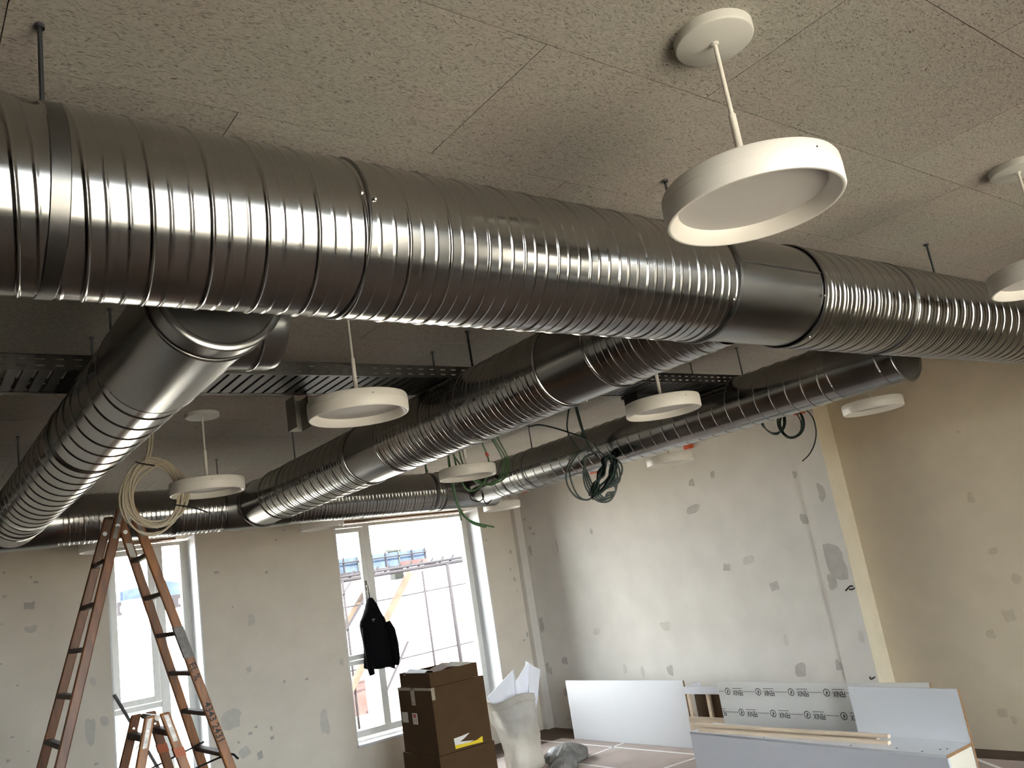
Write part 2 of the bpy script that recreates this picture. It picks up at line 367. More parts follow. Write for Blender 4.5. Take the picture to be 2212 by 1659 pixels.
WIN=[(.843,2.368,.02,.021),(1.031,2.308,.023,.016),(1.065,2.264,.042,.023),(.84,2.18,.027,.023),(1.012,2.082,.091,.064),(1.019,1.896,.102,.063,1),(.819,1.966,.015,.017),(.813,1.664,.017,.02),(.919,1.482,.018,.017),(1.456,1.403,.048,.076,1),(1.423,1.026,.083,.234,1),(1.53,1.079,.072,.087,1),(.846,.94,.032,.028),(1.455,.765,.033,.024),(.876,1.106,.032,.017),(.982,.977,.017,.014),(2.523,2.163,.05,.026),(2.993,2.105,.031,.033),(2.646,1.831,.018,.017),(2.808,1.693,.075,.116,1),(2.748,1.256,.053,.056,1),(3.07,1.088,.031,.028),(2.553,.863,.212,.161,1),(2.771,.752,.029,.024),(2.715,.71,.038,.03),(2.91,.707,.021,.055),(2.91,.627,.042,.035),(2.652,.567,.114,.093,1),(2.786,.508,.058,.08),(2.606,.66,.026,.024),(3.117,2.401,.023,.025),(3.291,1.067,.038,.026),(3.203,2.488,.023,.019),(3.425,.648,.096,.241,1),(3.66,1.156,.051,.075,1),(5.586,2.147,.027,.025),(5.904,1.983,.032,.055),(5.865,1.783,.023,.036),(5.901,1.668,.028,.054),(5.909,1.529,.018,.018),(5.96,1.035,.03,.059),(5.905,.981,.032,.031)]
def patches(lst, wall, fn):
    for it in lst:
        u, z, w, h = it[:4]; thin = len(it) > 4; n = 14; pts = []
        ph = random.random() * 6; el = random.choice((2, 3, 3, 4))
        for k in range(n):
            a = 2 * math.pi * k / n
            rr = 1 + .16 * math.sin(el * a + ph) + random.uniform(-.09, .09)
            sq = (abs(math.cos(a))**4 + abs(math.sin(a))**4) ** -.25 * .9
            pts.append((u + math.cos(a) * w / 2 * rr * sq, z + math.sin(a) * h / 2 * rr * sq))
        mb = MB().poly([fn(p[0], p[1], 0) for p in pts] + [fn(p[0], p[1], .0006) for p in pts],
                       [tuple(range(n, 2*n))] + [(k, (k+1) % n, n+(k+1) % n, n+k) for k in range(n)])
        make('filler_patch', mb, 'fillerwarm' if wall is wall_right else ('filler2' if thin else 'filler'), wall)
patches(FAR, wall_far, lambda u, z, d: (XF - d, u, z))
patches(PIL, pil, lambda u, z, d: (XF - .019 - d, u, z))
patches(RIGHT, wall_right, lambda u, z, d: (XR - d, u, z))
patches(WIN, wall_w, lambda u, z, d: (u, YW - d, z))

def window(name, x0, x1, m0, m1, label, detail=True):
    t = thing(name, ((x0+x1)/2, 8.2, .34)); tag(t, label, kind='structure')
    F = 8.2; B = 8.27
    mb = MB(); mb.box(x0, x0+.06, F, B, .38, 2.51); mb.box(x1-.075, x1, F, B, .38, 2.51)
    mb.box(x0+.06, x1-.075, F, B, 2.475, 2.51); mb.box(x0+.06, x1-.075, F, B, .38, .446)
    make('window_frame', mb, 'frame', t, bevel=.003)
    make('mullion', MB().box(m0, m1, F-.004, B, .446, 2.475), 'frame', t, bevel=.003)
    make('transom', MB().box(x0+.06, m0, F-.002, B, 1.075, 1.120), 'frame', t, bevel=.003)
    a, b = x0 + .064, m0 - .005
    mb = MB(); y0, y1 = F - .012, F + .04
    mb.box(a, a+.055, y0, y1, 1.126, 2.468); mb.box(b-.055, b, y0, y1, 1.126, 2.468); mb.box(a+.055, b-.055, y0, y1, 2.42, 2.468); mb.box(a+.055, b-.055, y0, y1, 1.126, 1.176)
    s = make('casement_sash', mb, 'frame', t, bevel=.003)
    make('glass_pane', MB().box(a+.05, b-.05, F+.012, F+.018, 1.17, 2.425), 'glass', s)
    make('glass_pane', MB().box(x0+.055, m0+.005, F+.03, F+.036, .44, 1.08), 'glass', t)
    make('glass_pane', MB().box(m1-.005, x1-.07, F+.03, F+.036, .44, 2.48), 'glass', t)
    make('sill_board', MB().box(x0+.001, x1-.001, YW-.012, F+.02, .34, .362), 'reveal', t, bevel=.003)
    make('reveal_lining', MB().box(x1-.012, x1-.0005, YW+.0, F, .362, 2.53), 'reveal', t)
    make('head_strip', MB().box(x0+.03, x1-.15, YW+.10, F-.03, 2.512, 2.5295), 'brown', t)
    make('reveal_lining', MB().box(x0+.0005, x0+.012, YW+.0, F, .362, 2.53), 'reveal', t)
    return t
window('window_1', 1.60, 2.36, 2.05, 2.127, 'narrow white casement window behind the tall ladder')
w2 = window('window_2', 3.735, 5.54, 4.189, 4.265, 'large white window with a black hoodie hanging on it')
mb = MB().beam((4.150, 8.186, 1.80), (4.150, 8.186, 1.90), .02, .012, up=(0, 1, 0)); mb.beam((4.150, 8.165, 1.845), (4.150, 8.145, 1.735), .013, .013, up=(1, 0, 0)); mb.beam((4.150, 8.19, 1.845), (4.150, 8.155, 1.845), .014, .014)
make('window_handle', mb, 'metal', w2, bevel=.002)
def rear_window(name, x0, x1, label):
    t = thing(name, ((x0+x1)/2, YR - .2, .34)); tag(t, label, kind='structure'); mb = MB(); F, B = YR-.27, YR-.2; xm = (x0+x1)/2
    mb.box(x0, x0+.06, F, B, .34, 2.55); mb.box(x1-.06, x1, F, B, .34, 2.55); mb.box(x0+.06, x1-.06, F, B, 2.49, 2.55); mb.box(x0+.06, x1-.06, F, B, .34, .42); mb.box(xm-.035, xm+.035, F, B, .42, 2.49)
    make('window_frame', mb, 'frame', t)
    make('glass_pane', MB().box(x0+.055, xm-.03, F+.03, F+.036, .41, 2.5), 'glass', t); make('glass_pane', MB().box(xm+.03, x1-.055, F+.03, F+.036, .41, 2.5), 'glass', t)
rear_window('window_3', *WINS_REAR[0], 'white window directly behind the viewer in the rear wall')
rear_window('window_4', *WINS_REAR[1], 'white window at the right end of the rear wall')

# ------------------------------------------------------------------ spiral ducts
def bead(mb, c, axis, s, r, w=.008, h=.005, n=64):
    mb.rev(c, axis, [(s-w/2, r-.002), (s-w/3, r+h*.8), (s, r+h), (s+w/3, r+h*.8), (s+w/2, r-.002)], n)
def sleeve(name, c, axis, s0, s1, r, m, parent, beads=True, caps=(False, False), n=64):
    mb = MB().rev(c, axis, [(s0, r-.006), (s0+.001, r), (s1-.001, r), (s1, r-.006)], n, caps)
    if beads: bead(mb, c, axis, s0+.012, r); bead(mb, c, axis, s1-.012, r)
    return make(name, mb, m, parent, smooth=False)
def smooth_edges(o, ang=35):
    for p in o.data.polygons: p.use_smooth = True
    o.data.set_sharp_from_angle(angle=math.radians(ang)) if hasattr(o.data, 'set_sharp_from_angle') else None
def rod(parent, x, y, ztop, zbot, nut=True):
    mb = MB().rev((x, y, 0), 'z', [(zbot, .0045), (ztop, .0045)], 10, (True, True))
    o = make('hanger_rod', mb, 'rod', parent, smooth=False); smooth_edges(o)
    make('ceiling_plate', MB().rev((x, y, 0), 'z', [(ztop-.008, .009), (ztop, .009)], 10, (True, True)), 'rod', o)
    if nut:
        make('hanger_nut', MB().rev((x, y, 0), 'z', [(zbot+.012, .011), (zbot+.022, .011)], 6, (True, True)), 'screw', o)
        make('hanger_nut', MB().rev((x, y, 0), 'z', [(zbot-.004, .017), (zbot+.010, .017)], 6, (True, True)), 'rod', o)
def hanger_ring(parent, c, axis, s, r):
    mb = MB(); mb.rev(c, axis, [(s-.012, r+.0005), (s-.012, r+.004), (s+.012, r+.004), (s+.012, r+.0005)], 64); o = make('hanger_band', mb, 'band', parent); smooth_edges(o)
def screws(parent, c, axis, pts, r):
    for s, a in pts:
        a = math.radians(a); cc = Vector(c); d = (0, math.cos(a), math.sin(a)) if axis == 'x' else (math.cos(a), 0, math.sin(a)); d = Vector(d)
        p = cc + d * (r + .001) + (Vector((s, 0, 0)) if axis == 'x' else Vector((0, s, 0)))
        mb = MB().tube([p, p + d*.004, p + d*.006], [.0045, .0045, .002], 8); make('screw', mb, 'screw', parent)

RIB2 = (.36, .70)
# main duct, along X
MC = (0, 1.54, 2.477); MR = .1735
main = thing('spiral_duct', (1.0, 1.54, 2.477 - MR)); tag(main, 'largest galvanised spiral duct crossing the whole view under the ceiling', 'duct')
make('spiral_pipe', MB().spiral((-3.6, MC[1], MC[2]), 'x', 5.605, MR, .103, RIB2, 96), 'steel', main, smooth=True)
o = sleeve('smooth_tee_body', MC, 'x', 2.0, 2.445, MR - .004, 'steel2', main, beads=False); smooth_edges(o)
make('seam_strip', MB().box(2.02, 2.43, 1.54 - MR - .001, 1.54 - MR + .006, 2.492, 2.495), 'steel2', main)
make('spiral_pipe', MB().spiral((2.44, MC[1], MC[2]), 'x', XR - 2.44, MR, .072, RIB2, 96, rib=.0014), 'steel', main, smooth=True)
for s, w, hh in ((.236, .032, .0015), (2.0, .016, .007), (2.447, .010, .004)):
    mb = MB().rev(MC, 'x', [(s-w/2, MR), (s-w/2+.002, MR+hh), (s+w/2-.002, MR+hh), (s+w/2, MR)], 96); o = make('coupling_band', mb, 'band', main); smooth_edges(o)
for s in (.797, 3.043):
    mb = MB(); bead(mb, MC, 'x', s, MR, .008, .0045, 96); o = make('coupling_bead', mb, 'band', main); smooth_edges(o, 60)
screws(main, MC, 'x', [(.783, 172), (.812, 175), (2.46, 250), (2.43, 200), (1.98, 215)], MR)
for x, y in ((.235, 1.52), (1.97, 1.54), (3.683, 1.555)): rod(main, x, y, H, 2.477 + MR - .012)

def branch(label, X, Z, r, y0, y1, segs, sleeves, bands, ribs, rods, tee=None, endtee=None, pitch=.103):
    t = thing('spiral_duct', (X, (y0+y1)/2, Z - r)); tag(t, label, 'duct', 'galvanised spiral ducts'); c = (X, 0, Z)
    for a, b in segs: make('spiral_pipe', MB().spiral((X, a, Z), 'y', b - a, r, pitch, ribs, 72), 'steel', t, smooth=True)
    for a, b, rr in sleeves: o = sleeve('smooth_sleeve', c, 'y', a, b, rr, 'steel2', t, beads=False, n=72); smooth_edges(o)
    for s, w, h in bands:
        mb = MB(); bead(mb, c, 'y', s, r, w, h, 72); o = make('coupling_bead', mb, 'steel', t); smooth_edges(o, 60)
    if tee:
        ye, sy, sr, arms = tee
        o = make('end_cap', MB().rev(c, 'y', [(ye+.004, .0001), (ye+.004, r-.012), (ye, r-.008), (ye, r+.004), (ye+.004, r+.009), (ye+.011, r+.009), (ye+.015, r+.003)], 72), 'steel2', t); smooth_edges(o, 40)
        for sgn, ln in arms:
            o = make('side_stub', MB().rev((X, sy, Z), 'x', [(sgn*.05, sr), (sgn*(ln-.03), sr), (sgn*(ln-.010), sr-.006), (sgn*ln, sr-.03), (sgn*ln, .0001)], 64), 'steel2', t); smooth_edges(o, 50)
            mb = MB(); bead(mb, (X, sy, Z), 'x', sgn*(ln-.075), sr, .010, .004, 64); o = make('stub_bead', mb, 'steel', t); smooth_edges(o, 60)
    screws(t, c, 'y', [(s, a) for s, _, _ in bands[:2] for a in (300, 215)], r)
    for x, y in rods: rod(t, x, y, H, Z + r - .012)
    for x, y in rods: hanger_ring(t, c, 'y', y, r)
    return t
branch('galvanised spiral branch duct descending at the left over the tall ladder', .655, 2.472, .146, 2.1, 5.75, [(2.47, 5.45)], [(1.875, 2.49, .151), (5.45, 5.74, .149)],
       [(1.955, .010, .011), (2.487, .008, .006), (3.42, .018, .006), (5.32, .014, .006)], (), [(.607, 5.0)], tee=(1.868, 2.075, .132, ((1, .215),)), pitch=.137)
branch('galvanised spiral branch duct in the middle joining the largest duct', 2.165, 2.472, .1635, 1.58, 5.74, [(1.59, 2.081), (2.364, 3.70), (4.05, 5.34)], [(2.07, 2.37, .162), (3.69, 4.06, .162), (5.33, 5.735, .159)],
       [(2.081, .012, .006), (2.364, .010, .006), (3.697, .010, .006), (4.054, .010, .006), (5.329, .012, .006), (5.70, .02, .006)], RIB2, [(2.142, 5.01), (2.18, 3.0)])
branch('galvanised spiral branch duct furthest right, running towards the far corner', 4.10, 2.488, .1525, 1.99, 5.75, [(2.33, 5.45)], [(1.98, 2.34, .157), (5.44, 5.73, .156)],
       [(2.06, .010, .006), (2.332, .008, .006), (5.30, .012, .006), (5.12, .008, .005)], (), [(4.09, 5.005)], tee=(1.975, 2.15, .12, ()))
# collector, along X by the windows
CC = (0, 5.88, 2.477); CR = .1555
coll = thing('spiral_duct', (.5, 5.88, 2.477 - CR)); tag(coll, 'galvanised spiral duct running above the windows behind the tall ladder', 'duct', 'galvanised spiral ducts')
make('spiral_pipe', MB().spiral((-3.6, CC[1], CC[2]), 'x', 7.45, CR, .085, RIB2, 72), 'steel', coll, smooth=True)
for a, b in ((.36, .905), (1.93, 2.40)):
    o = sleeve('saddle_sleeve', CC, 'x', a, b, CR + .006, 'steel2', coll, beads=False, n=72); smooth_edges(o)
mb = MB().rev(CC, 'x', [(3.72, CR-.004), (3.722, CR+.004), (4.29, CR+.004), (4.31, CR-.01), (4.318, CR-.03), (4.318, 0)], 72); o = make('end_tee', mb, 'steel2', coll); smooth_edges(o, 50)
mb = MB(); bead(mb, CC, 'x', 3.725, CR+.003, .012, .005, 72); o = make('coupling_bead', mb, 'band', coll); smooth_edges(o, 60)
for x, y in ((1.93, 5.88), (3.64, 5.88), (.1, 5.88)): rod(coll, x, y, H, 2.477 + CR - .012)
hanger_ring(coll, CC, 'x', 1.60, CR); hanger_ring(coll, CC, 'x', 3.64, CR)

# ------------------------------------------------------------------ cable tray
TX0, TX1, TY0, TY1, TZ = -3.0, 4.17, 3.0, 3.305, 2.605
tray = thing('cable_tray', (1.5, 3.15, TZ)); tag(tray, 'perforated steel cable tray hung under the ceiling behind the largest duct', 'cable tray')
for y, sgn in ((TY0, 1), (TY1, -1)):
    mb = MB(); th = .0025; ya, yb = (y, y + th) if sgn > 0 else (y - th, y)
    zs = [(0, .009), (.016, .032), (.038, .052)]
    for a, b in zs: mb.box(TX0, TX1, ya, yb, TZ + a, TZ + b)
    p = .0565; x = TX0
    while x < TX1 - .03:
        mb.box(x, x + p - .026, ya, yb, TZ + .009, TZ + .016); mb.box(x, x + p - .026, ya, yb, TZ + .032, TZ + .038); x += p
    mb.box(TX0, TX1, *((y, y + .016) if sgn > 0 else (y - .016, y)), TZ - .002, TZ)
    mb.box(TX0, TX1, *((y, y + .010) if sgn > 0 else (y - .010, y)), TZ + .05, TZ + .052)
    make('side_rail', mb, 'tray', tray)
sm = MB().box(0, .033, TY0 + .018, TY1 - .018, TZ, TZ + .003).box(0, .002, TY0+.018, TY1-.018, TZ+.003, TZ+.010).box(.031, .033, TY0+.018, TY1-.018, TZ+.003, TZ+.010)
x = TX0 + .02; first = None
while x < TX1 - .04:
    if first is None:
        s2 = MB(); s2.f = sm.f; s2.v = [p + Vector((x, 0, 0)) for p in sm.v]; first = make('slat', s2, 'tray', tray); fx = x
    else:
        k = first.copy(); COL.objects.link(k); k.parent = tray; k.location = (x - fx, 0, 0)
    x += .0455
for x, y in ((.653, 3.0), (2.18, 3.0), (4.165, 3.0), (.653, 3.31), (2.18, 3.31), (4.1, 3.31)): rod(tray, x, y - .004 if y < 3.1 else y + .004, H, TZ + .03, nut=False)
for x in (.653, 2.18, 4.15): make('cross_bracket', MB().box(x - .012, x + .012, TY0 - .02, TY1 + .02, TZ - .012, TZ - .0025), 'tray', tray)
tag(make('tray_bracket', MB().box(1.435, 1.442, 3.30, 3.40, 2.46, 2.60).box(1.442, 1.50, 3.395, 3.40, 2.46, 2.60).box(1.498, 1.50, 3.30, 3.395, 2.46, 2.60), 'greysteel', bevel=.002), 'folded grey steel bracket on the tray beside the lamp', 'bracket')
tag(make('junction_box', MB().box(3.44, 3.63, 3.20, 3.31, 2.515, 2.60).box(3.43, 3.64, 3.19, 3.32, 2.585, 2.603), 'black', bevel=.003), 'small black box under the end of the cable tray', 'box')

# ------------------------------------------------------------------ pendant lamps
RL = .194
def lamp_proto(loc, label):
    t = thing('pendant_lamp', loc); tag(t, label, 'lamp', 'round white pendant lamps'); x, y, z = loc; c = (x, y, z)   # z: lower rim
    top = H - z
    prof = [(.0305, RL-.034), (.0305, RL-.0315), (.026, RL-.0295), (.0012, RL-.011), (0, RL-.008), (.0008, RL-.004), (.006, RL-.0008), (.040, RL), (.0404, RL-.0011), (.0416, RL-.0011), (.042, RL), (.062, RL-.001), (.0675, RL-.004), (.07, RL-.012), (.0705, .02), (.0705, 0.0001)]
    o = make('shade', MB().rev(c, 'z', prof, 72), 'lamp', t); smooth_edges(o, 40)
    make('diffuser', MB().rev(c, 'z', [(.0300, RL-.033), (.031, RL-.033)], 64, (True, True)), 'diff', t)
    a = math.radians(-100); p = Vector((x + (RL+.0003)*math.cos(a), y + (RL+.0003)*math.sin(a), z + .046)); d = Vector((math.cos(a), math.sin(a), 0))
    make('screw_hole', MB().tube([p - d*.001, p + d*.0004], .0022, 8), 'black', t)
    o = make('stem_sleeve', MB().rev(c, 'z', [(.07, .0085), (.235, .0085), (.238, .006)], 16, (True, True)), 'lamp', t); smooth_edges(o)
    o = make('stem', MB().rev(c, 'z', [(.23, .0052), (top-.02, .0052)], 12), 'lamp', t); smooth_edges(o)
    rc = .090
    o = make('ceiling_canopy', MB().rev(c, 'z', [(top-.024, .0001), (top-.024, rc-.004), (top-.022, rc-.001), (top-.019, rc), (top, rc)], 56), 'canopy', t); smooth_edges(o, 40)
    mb = MB().rev(c, 'z', [(top-.030, .008), (top-.023, .010)], 14, (True, False)); make('stem_nut', mb, 'canopy', t)
    return t
LZ = 2.386
lamp = lamp_proto((1.52, .968, LZ), 'large near round white pendant lamp hanging clear in front of the largest duct')
for loc, lab in (((1.486, 2.828), 'round white pendant lamp with its disc just in front of the cable tray'),
                 ((1.430, 4.535), 'round white pendant lamp partly behind the cream cable coil'),
                 ((3.216, 2.832), 'round white pendant lamp between the middle and right branch ducts'),
                 ((3.172, 4.600), 'round white pendant lamp behind the hanging green cables'),
                 ((5.272, 2.843), 'pale pendant lamp against the beige set back wall right of the pilaster'),
                 ((5.178, 4.597), 'pale pendant lamp in front of the patched far wall under the right branch duct'),
                 ((5.165, 6.96), 'pendant lamp at the far corner beside the end of the window duct'),
                 ((3.245, 7.13), 'pendant lamp showing as a thin edge left of the large window top'),
                 ((1.445, 7.15), 'pendant lamp showing as a thin edge above the narrow window'),
                 ((3.225, .992), 'round white pendant lamp cut by the right edge of the picture')):
    dup(lamp, (loc[0], loc[1], LZ), lab)

# ------------------------------------------------------------------ hanging cables
def loops(c, u, v, n, ru, rv, jit, w=None, seed=1, k=26, lean=0, start=1.57):
    rnd = random.Random(seed); c = Vector(c); u = Vector(u); v = Vector(v); w = Vector(w or u.cross(v)); P = []
    for i in range(n):
        a, b = ru * (1 + rnd.uniform(-jit, jit)), rv * (1 + rnd.uniform(-jit, jit)); ox = rnd.uniform(-jit, jit) * ru; oz = rnd.uniform(-jit, jit) * rv; ow = rnd.uniform(-.016, .016)
        for j in range(k):
            th = start + 2 * math.pi * j / k
            P.append((i, j, c + u * (ox + a * math.cos(th)) + v * (oz + b * math.sin(th)) + w * ow + u * lean * math.sin(th)))
    out = []; k2 = len(P)
    for idx, (i, j, p) in enumerate(P):           # ease from one loop to the next
        out.append(p)
    sm = list(out)
    for _ in range(3):
        sm = [sm[0]] + [(sm[q-1] + sm[q]*2 + sm[q+1]) / 4 for q in range(1, len(sm)-1)] + [sm[-1]]
    return sm
VR = Vector((.80, -.60, 0))                          # horizontal, square to the line of sight
UP = Vector((0, 0, 1))
def cable(name, runs, r, m, origin, n=6):
    t = thing(name, origin)
    for run in runs: make('cable', MB().tube(run, r, n), m, t, smooth=True)
    return t
# cream coil
c0 = Vector((1.20, 4.70, 2.425))
L1 = loops(c0, Vector((.97, -.25, 0)), UP, 9, .145, .178, .14, seed=3)
L2 = loops(c0 + Vector((-.012, 0, -.025)), Vector((.97, -.25, 0)), UP, 2, .15, .19, .08, seed=8)
t = cable('cable_coil', [catmull([(1.195, 4.70, H), (1.192, 4.70, 2.74), (1.178, 4.69, 2.66), (1.158, 4.69, 2.595)], 6) , L1, L2,
     catmull([(1.212, 4.70, H), (1.205, 4.70, 2.72), (1.188, 4.69, 2.64), (1.15, 4.69, 2.58)], 6)], .0058, 'whitecable', (1.2, 4.7, 2.22))
tag(t, 'cream cable coil tied in loops above the tall ladder', 'cable')
make('cable_tie', MB().tube(catmull([(1.105, 4.668, 2.60), (1.15, 4.66, 2.585), (1.20, 4.665, 2.575)], 5), .004, 6), 'strap', t)
make('cable_tie', MB().tube(catmull([(1.285, 4.655, 2.355), (1.32, 4.64, 2.345), (1.38, 4.62, 2.325), (1.445, 4.61, 2.295)], 5), .004, 6), 'strap', t)
t = cable('loose_cable', [catmull([(.90, 4.80, 2.80), (.95, 4.8, 2.803), (1.00, 4.8, 2.80), (1.04, 4.79, 2.81), (1.09, 4.78, H)], 6)], .005, 'whitecable', (.98, 4.8, 2.8)); tag(t, 'short loose cream cable end on the ceiling beside the coil', 'cable')
# green bundle
Y = 4.9
def G(x, z, y=Y): return (x, y, z)
runs = [catmull([G(3.60,H-.004), G(3.66,2.70), G(3.735,2.56), G(3.70,2.44), G(3.58,2.38), G(3.45,2.39), G(3.36,2.50), G(3.33,2.66), G(3.34,H-.004)], 8),
        catmull([G(3.62,H-.004,4.88), G(3.69,2.68,4.88), G(3.745,2.54,4.88), G(3.69,2.41,4.88), G(3.54,2.37,4.88), G(3.42,2.42,4.88), G(3.36,2.56,4.88), G(3.35,H-.004,4.88)], 8),
        catmull([G(3.58,H-.004,4.92), G(3.70,2.62,4.92), G(3.72,2.50,4.92), G(3.60,2.37,4.92), G(3.44,2.43,4.92), G(3.32,2.56,4.92), G(3.27,2.68,4.92), G(3.27,H-.004,4.92)], 8),
        catmull([G(3.47,H-.004,4.86), G(3.52,2.66,4.86), G(3.55,2.55,4.86), G(3.53,2.45,4.86), G(3.45,2.36,4.86), G(3.35,2.33,4.86), G(3.29,2.40,4.86), G(3.26,2.55,4.86), G(3.25,H-.004,4.86)], 8),
        catmull([G(3.25,H-.004,4.90), G(3.235,2.60), G(3.24,2.40), G(3.27,2.22), G(3.34,2.12), G(3.43,2.078), G(3.47,2.07)], 8),
        catmull([G(3.27,H-.004,4.93), G(3.25,2.55,4.93), G(3.25,2.36,4.93), G(3.29,2.20,4.93), G(3.38,2.12,4.93), G(3.56,2.065,4.93)], 8),
        catmull([G(3.23,H-.004,4.88), G(3.225,2.50,4.88), G(3.24,2.28,4.88), G(3.255,2.13,4.88)], 8),
        catmull([G(3.16,H-.004,5.0), G(3.12,2.66,5.0), G(3.10,2.56,5.0), G(3.11,2.50,5.0)], 8)]
t = cable('cable_coil', runs, .0062, 'green', (3.45, 4.9, 2.07)); tag(t, 'bright green cables hanging in loops under the middle branch duct', 'cable')
make('red_sleeve', MB().tube([G(3.538, 2.60, 4.86), G(3.549, 2.57, 4.86)], .011, 8), 'red', t)
make('thin_black_cable', MB().tube(catmull([(3.95, 5.45, 2.32), (3.86, 5.4, 2.285), (3.80, 5.35, 2.33), (3.76, 5.3, 2.38), (3.70, 5.2, 2.32), (3.60, 5.12, 2.28), (3.50, 5.08, 2.30), (3.45, 5.0, 2.38)], 8), .0045, 6), 'black', t, smooth=True)
# dark green tangle
cd = Vector((3.83, 4.1, 2.26)); UU = Vector((.86, -.5, 0)).normalized()
def D(u, z, dy=0): return Vector((3.795, 4.12, 0)) + UU * u + Vector((0, dy, z))
runs = [catmull([D(.005,H-.004), D(.01,2.70), D(.03,2.55), D(.06,2.45), D(.10,2.40)], 6), catmull([D(.025,H-.004,.02), D(.035,2.70,.02), D(.05,2.55,.02), D(.08,2.44,.02), D(.12,2.38,.02)], 6),
        catmull([D(-.015,H-.004,-.01), D(-.06,2.68), D(-.075,2.60), D(-.06,2.53), D(-.01,2.46), D(.07,2.43), D(.12,2.41)], 6),
        catmull([D(-.30,2.665,.06), D(-.22,2.665,.05), D(-.10,2.61,.03), D(.02,2.53), D(.09,2.46), D(.14,2.39)], 6)]
rnd = random.Random(5)
for i in range(2):
    q = .02 * i; runs.append(catmull([D(.03-q,2.445), D(-.06+q,2.42), D(-.125+q,2.34), D(-.14+q*1.6,2.24), D(-.10+q,2.15), D(-.03,2.115), D(.03,2.13)], 6))
for i in range(15):
    a = rnd.uniform(-.02, .02); s = rnd.uniform(-.02, .02)
    up = [D(.02+a, 2.13+s), D(.055+a, 2.20+s), D(.10+s, 2.28+a), D(.15+a, 2.36+s), D(.18+s*1.3, 2.375+a), D(.20+s, 2.33), D(.17+a, 2.25), D(.10+s*2, 2.19), D(.05+a, 2.14), D(.015, 2.135+s)]
    for p in up: p += UU.cross(UP) * rnd.uniform(-.05, .05)
    runs.append(catmull(up, 6))
for i in range(4):
    q = i * .018; runs.append(catmull([D(.10,2.42), D(.02-q*.4,2.39), D(-.02+q*.6,2.28), D(-.015+q,2.18), D(.04+q,2.10+q*.2), D(.12,2.085+q), D(.18,2.15), D(.21-q,2.26), D(.19,2.35)], 6))
for i in range(2):
    q = .02 * i; runs.append(catmull([D(.17,2.37), D(.235-q,2.34), D(.25-q,2.28), D(.21,2.22-q), D(.12,2.17), D(.04,2.14)], 6))
t = cable('cable_coil', runs, .0062, 'dkgreen', (3.83, 4.1, 2.08)); tag(t, 'dark green cable tangle hanging in front of the right branch duct', 'cable')
# ring coil by the pilaster
WX = 5.97
def Q(y, z, x=WX): return Vector((x, y, z))
runs = []; rnd = random.Random(11)
for i in range(6):
    j = lambda: rnd.uniform(-.012, .012)
    cy, cz, rr = 3.945 + j(), 2.555 + j(), .115 + j()
    runs.append([Q(cy + rr*math.cos(a*.2618)*.95, cz + rr*math.sin(a*.2618), WX + .02*math.sin(i) ) for a in range(25)])
for i in range(6):
    j = lambda: rnd.uniform(-.012, .012)
    runs.append(catmull([Q(4.19+j(), 2.75), Q(4.21+j(), 2.62), Q(4.17+j(), 2.54), Q(4.10+j(), 2.505+j()), Q(4.03+j(), 2.53+j()), Q(3.985+j(), 2.60+j()), Q(3.995+j(), 2.66+j())], 6))
runs.append(catmull([Q(3.91, 2.68), Q(3.80, 2.645), Q(3.735, 2.56), Q(3.73, 2.45), Q(3.77, 2.35), Q(3.84, 2.275), Q(3.915, 2.235)], 8))
t = cable('cable_coil', runs, .0052, 'dkgreen', (WX, 4.0, 2.24)); tag(t, 'neat dark green cable rings hanging on the far wall by the pilaster', 'cable')
for (y, z), lab in (((5.129, 2.618), 'orange plastic box on the far wall above the pale lamp'), ((6.464, 2.640), 'orange plastic box on the far wall behind the dark cable tangle'),
               ((7.70, 2.645), 'orange plastic box on the far wall near the window corner'), ((3.89, 2.64), 'orange plastic box on the pilaster above the dark cable rings')):
    f = XF if y > 4.05 else XF - .019
    t = thing('wall_box', (f - .02, y, z - .03)); tag(t, lab, 'wall box', 'orange wall boxes')
    make('box_body', MB().box(f - .04, f, y - .045, y + .045, z - .022, z + .022), 'orange', t, bevel=.004); make('box_lid', MB().box(f - .046, f - .04, y - .03, y + .03, z - .015, z + .012), 'orange', t, bevel=.002)
tag(make('wall_socket_wire', MB().tube(catmull([(6.064, 3.80, 1.215), (6.03, 3.80, 1.22), (6.01, 3.815, 1.205), (6.0, 3.83, 1.19)], 4), .006, 6).tube(catmull([(6.064, 3.79, 1.20), (6.02, 3.785, 1.195), (6.005, 3.80, 1.20)], 4), .006, 6), 'black'), 'black wire stub poking out of the pilaster', 'wire')
tag(make('wall_hook', MB().tube(catmull([(6.064, 3.80, .535), (6.01, 3.80, .53), (6.0, 3.80, .55)], 4), .006, 6), 'black'), 'small dark hook low on the pilaster above the boards', 'hook')

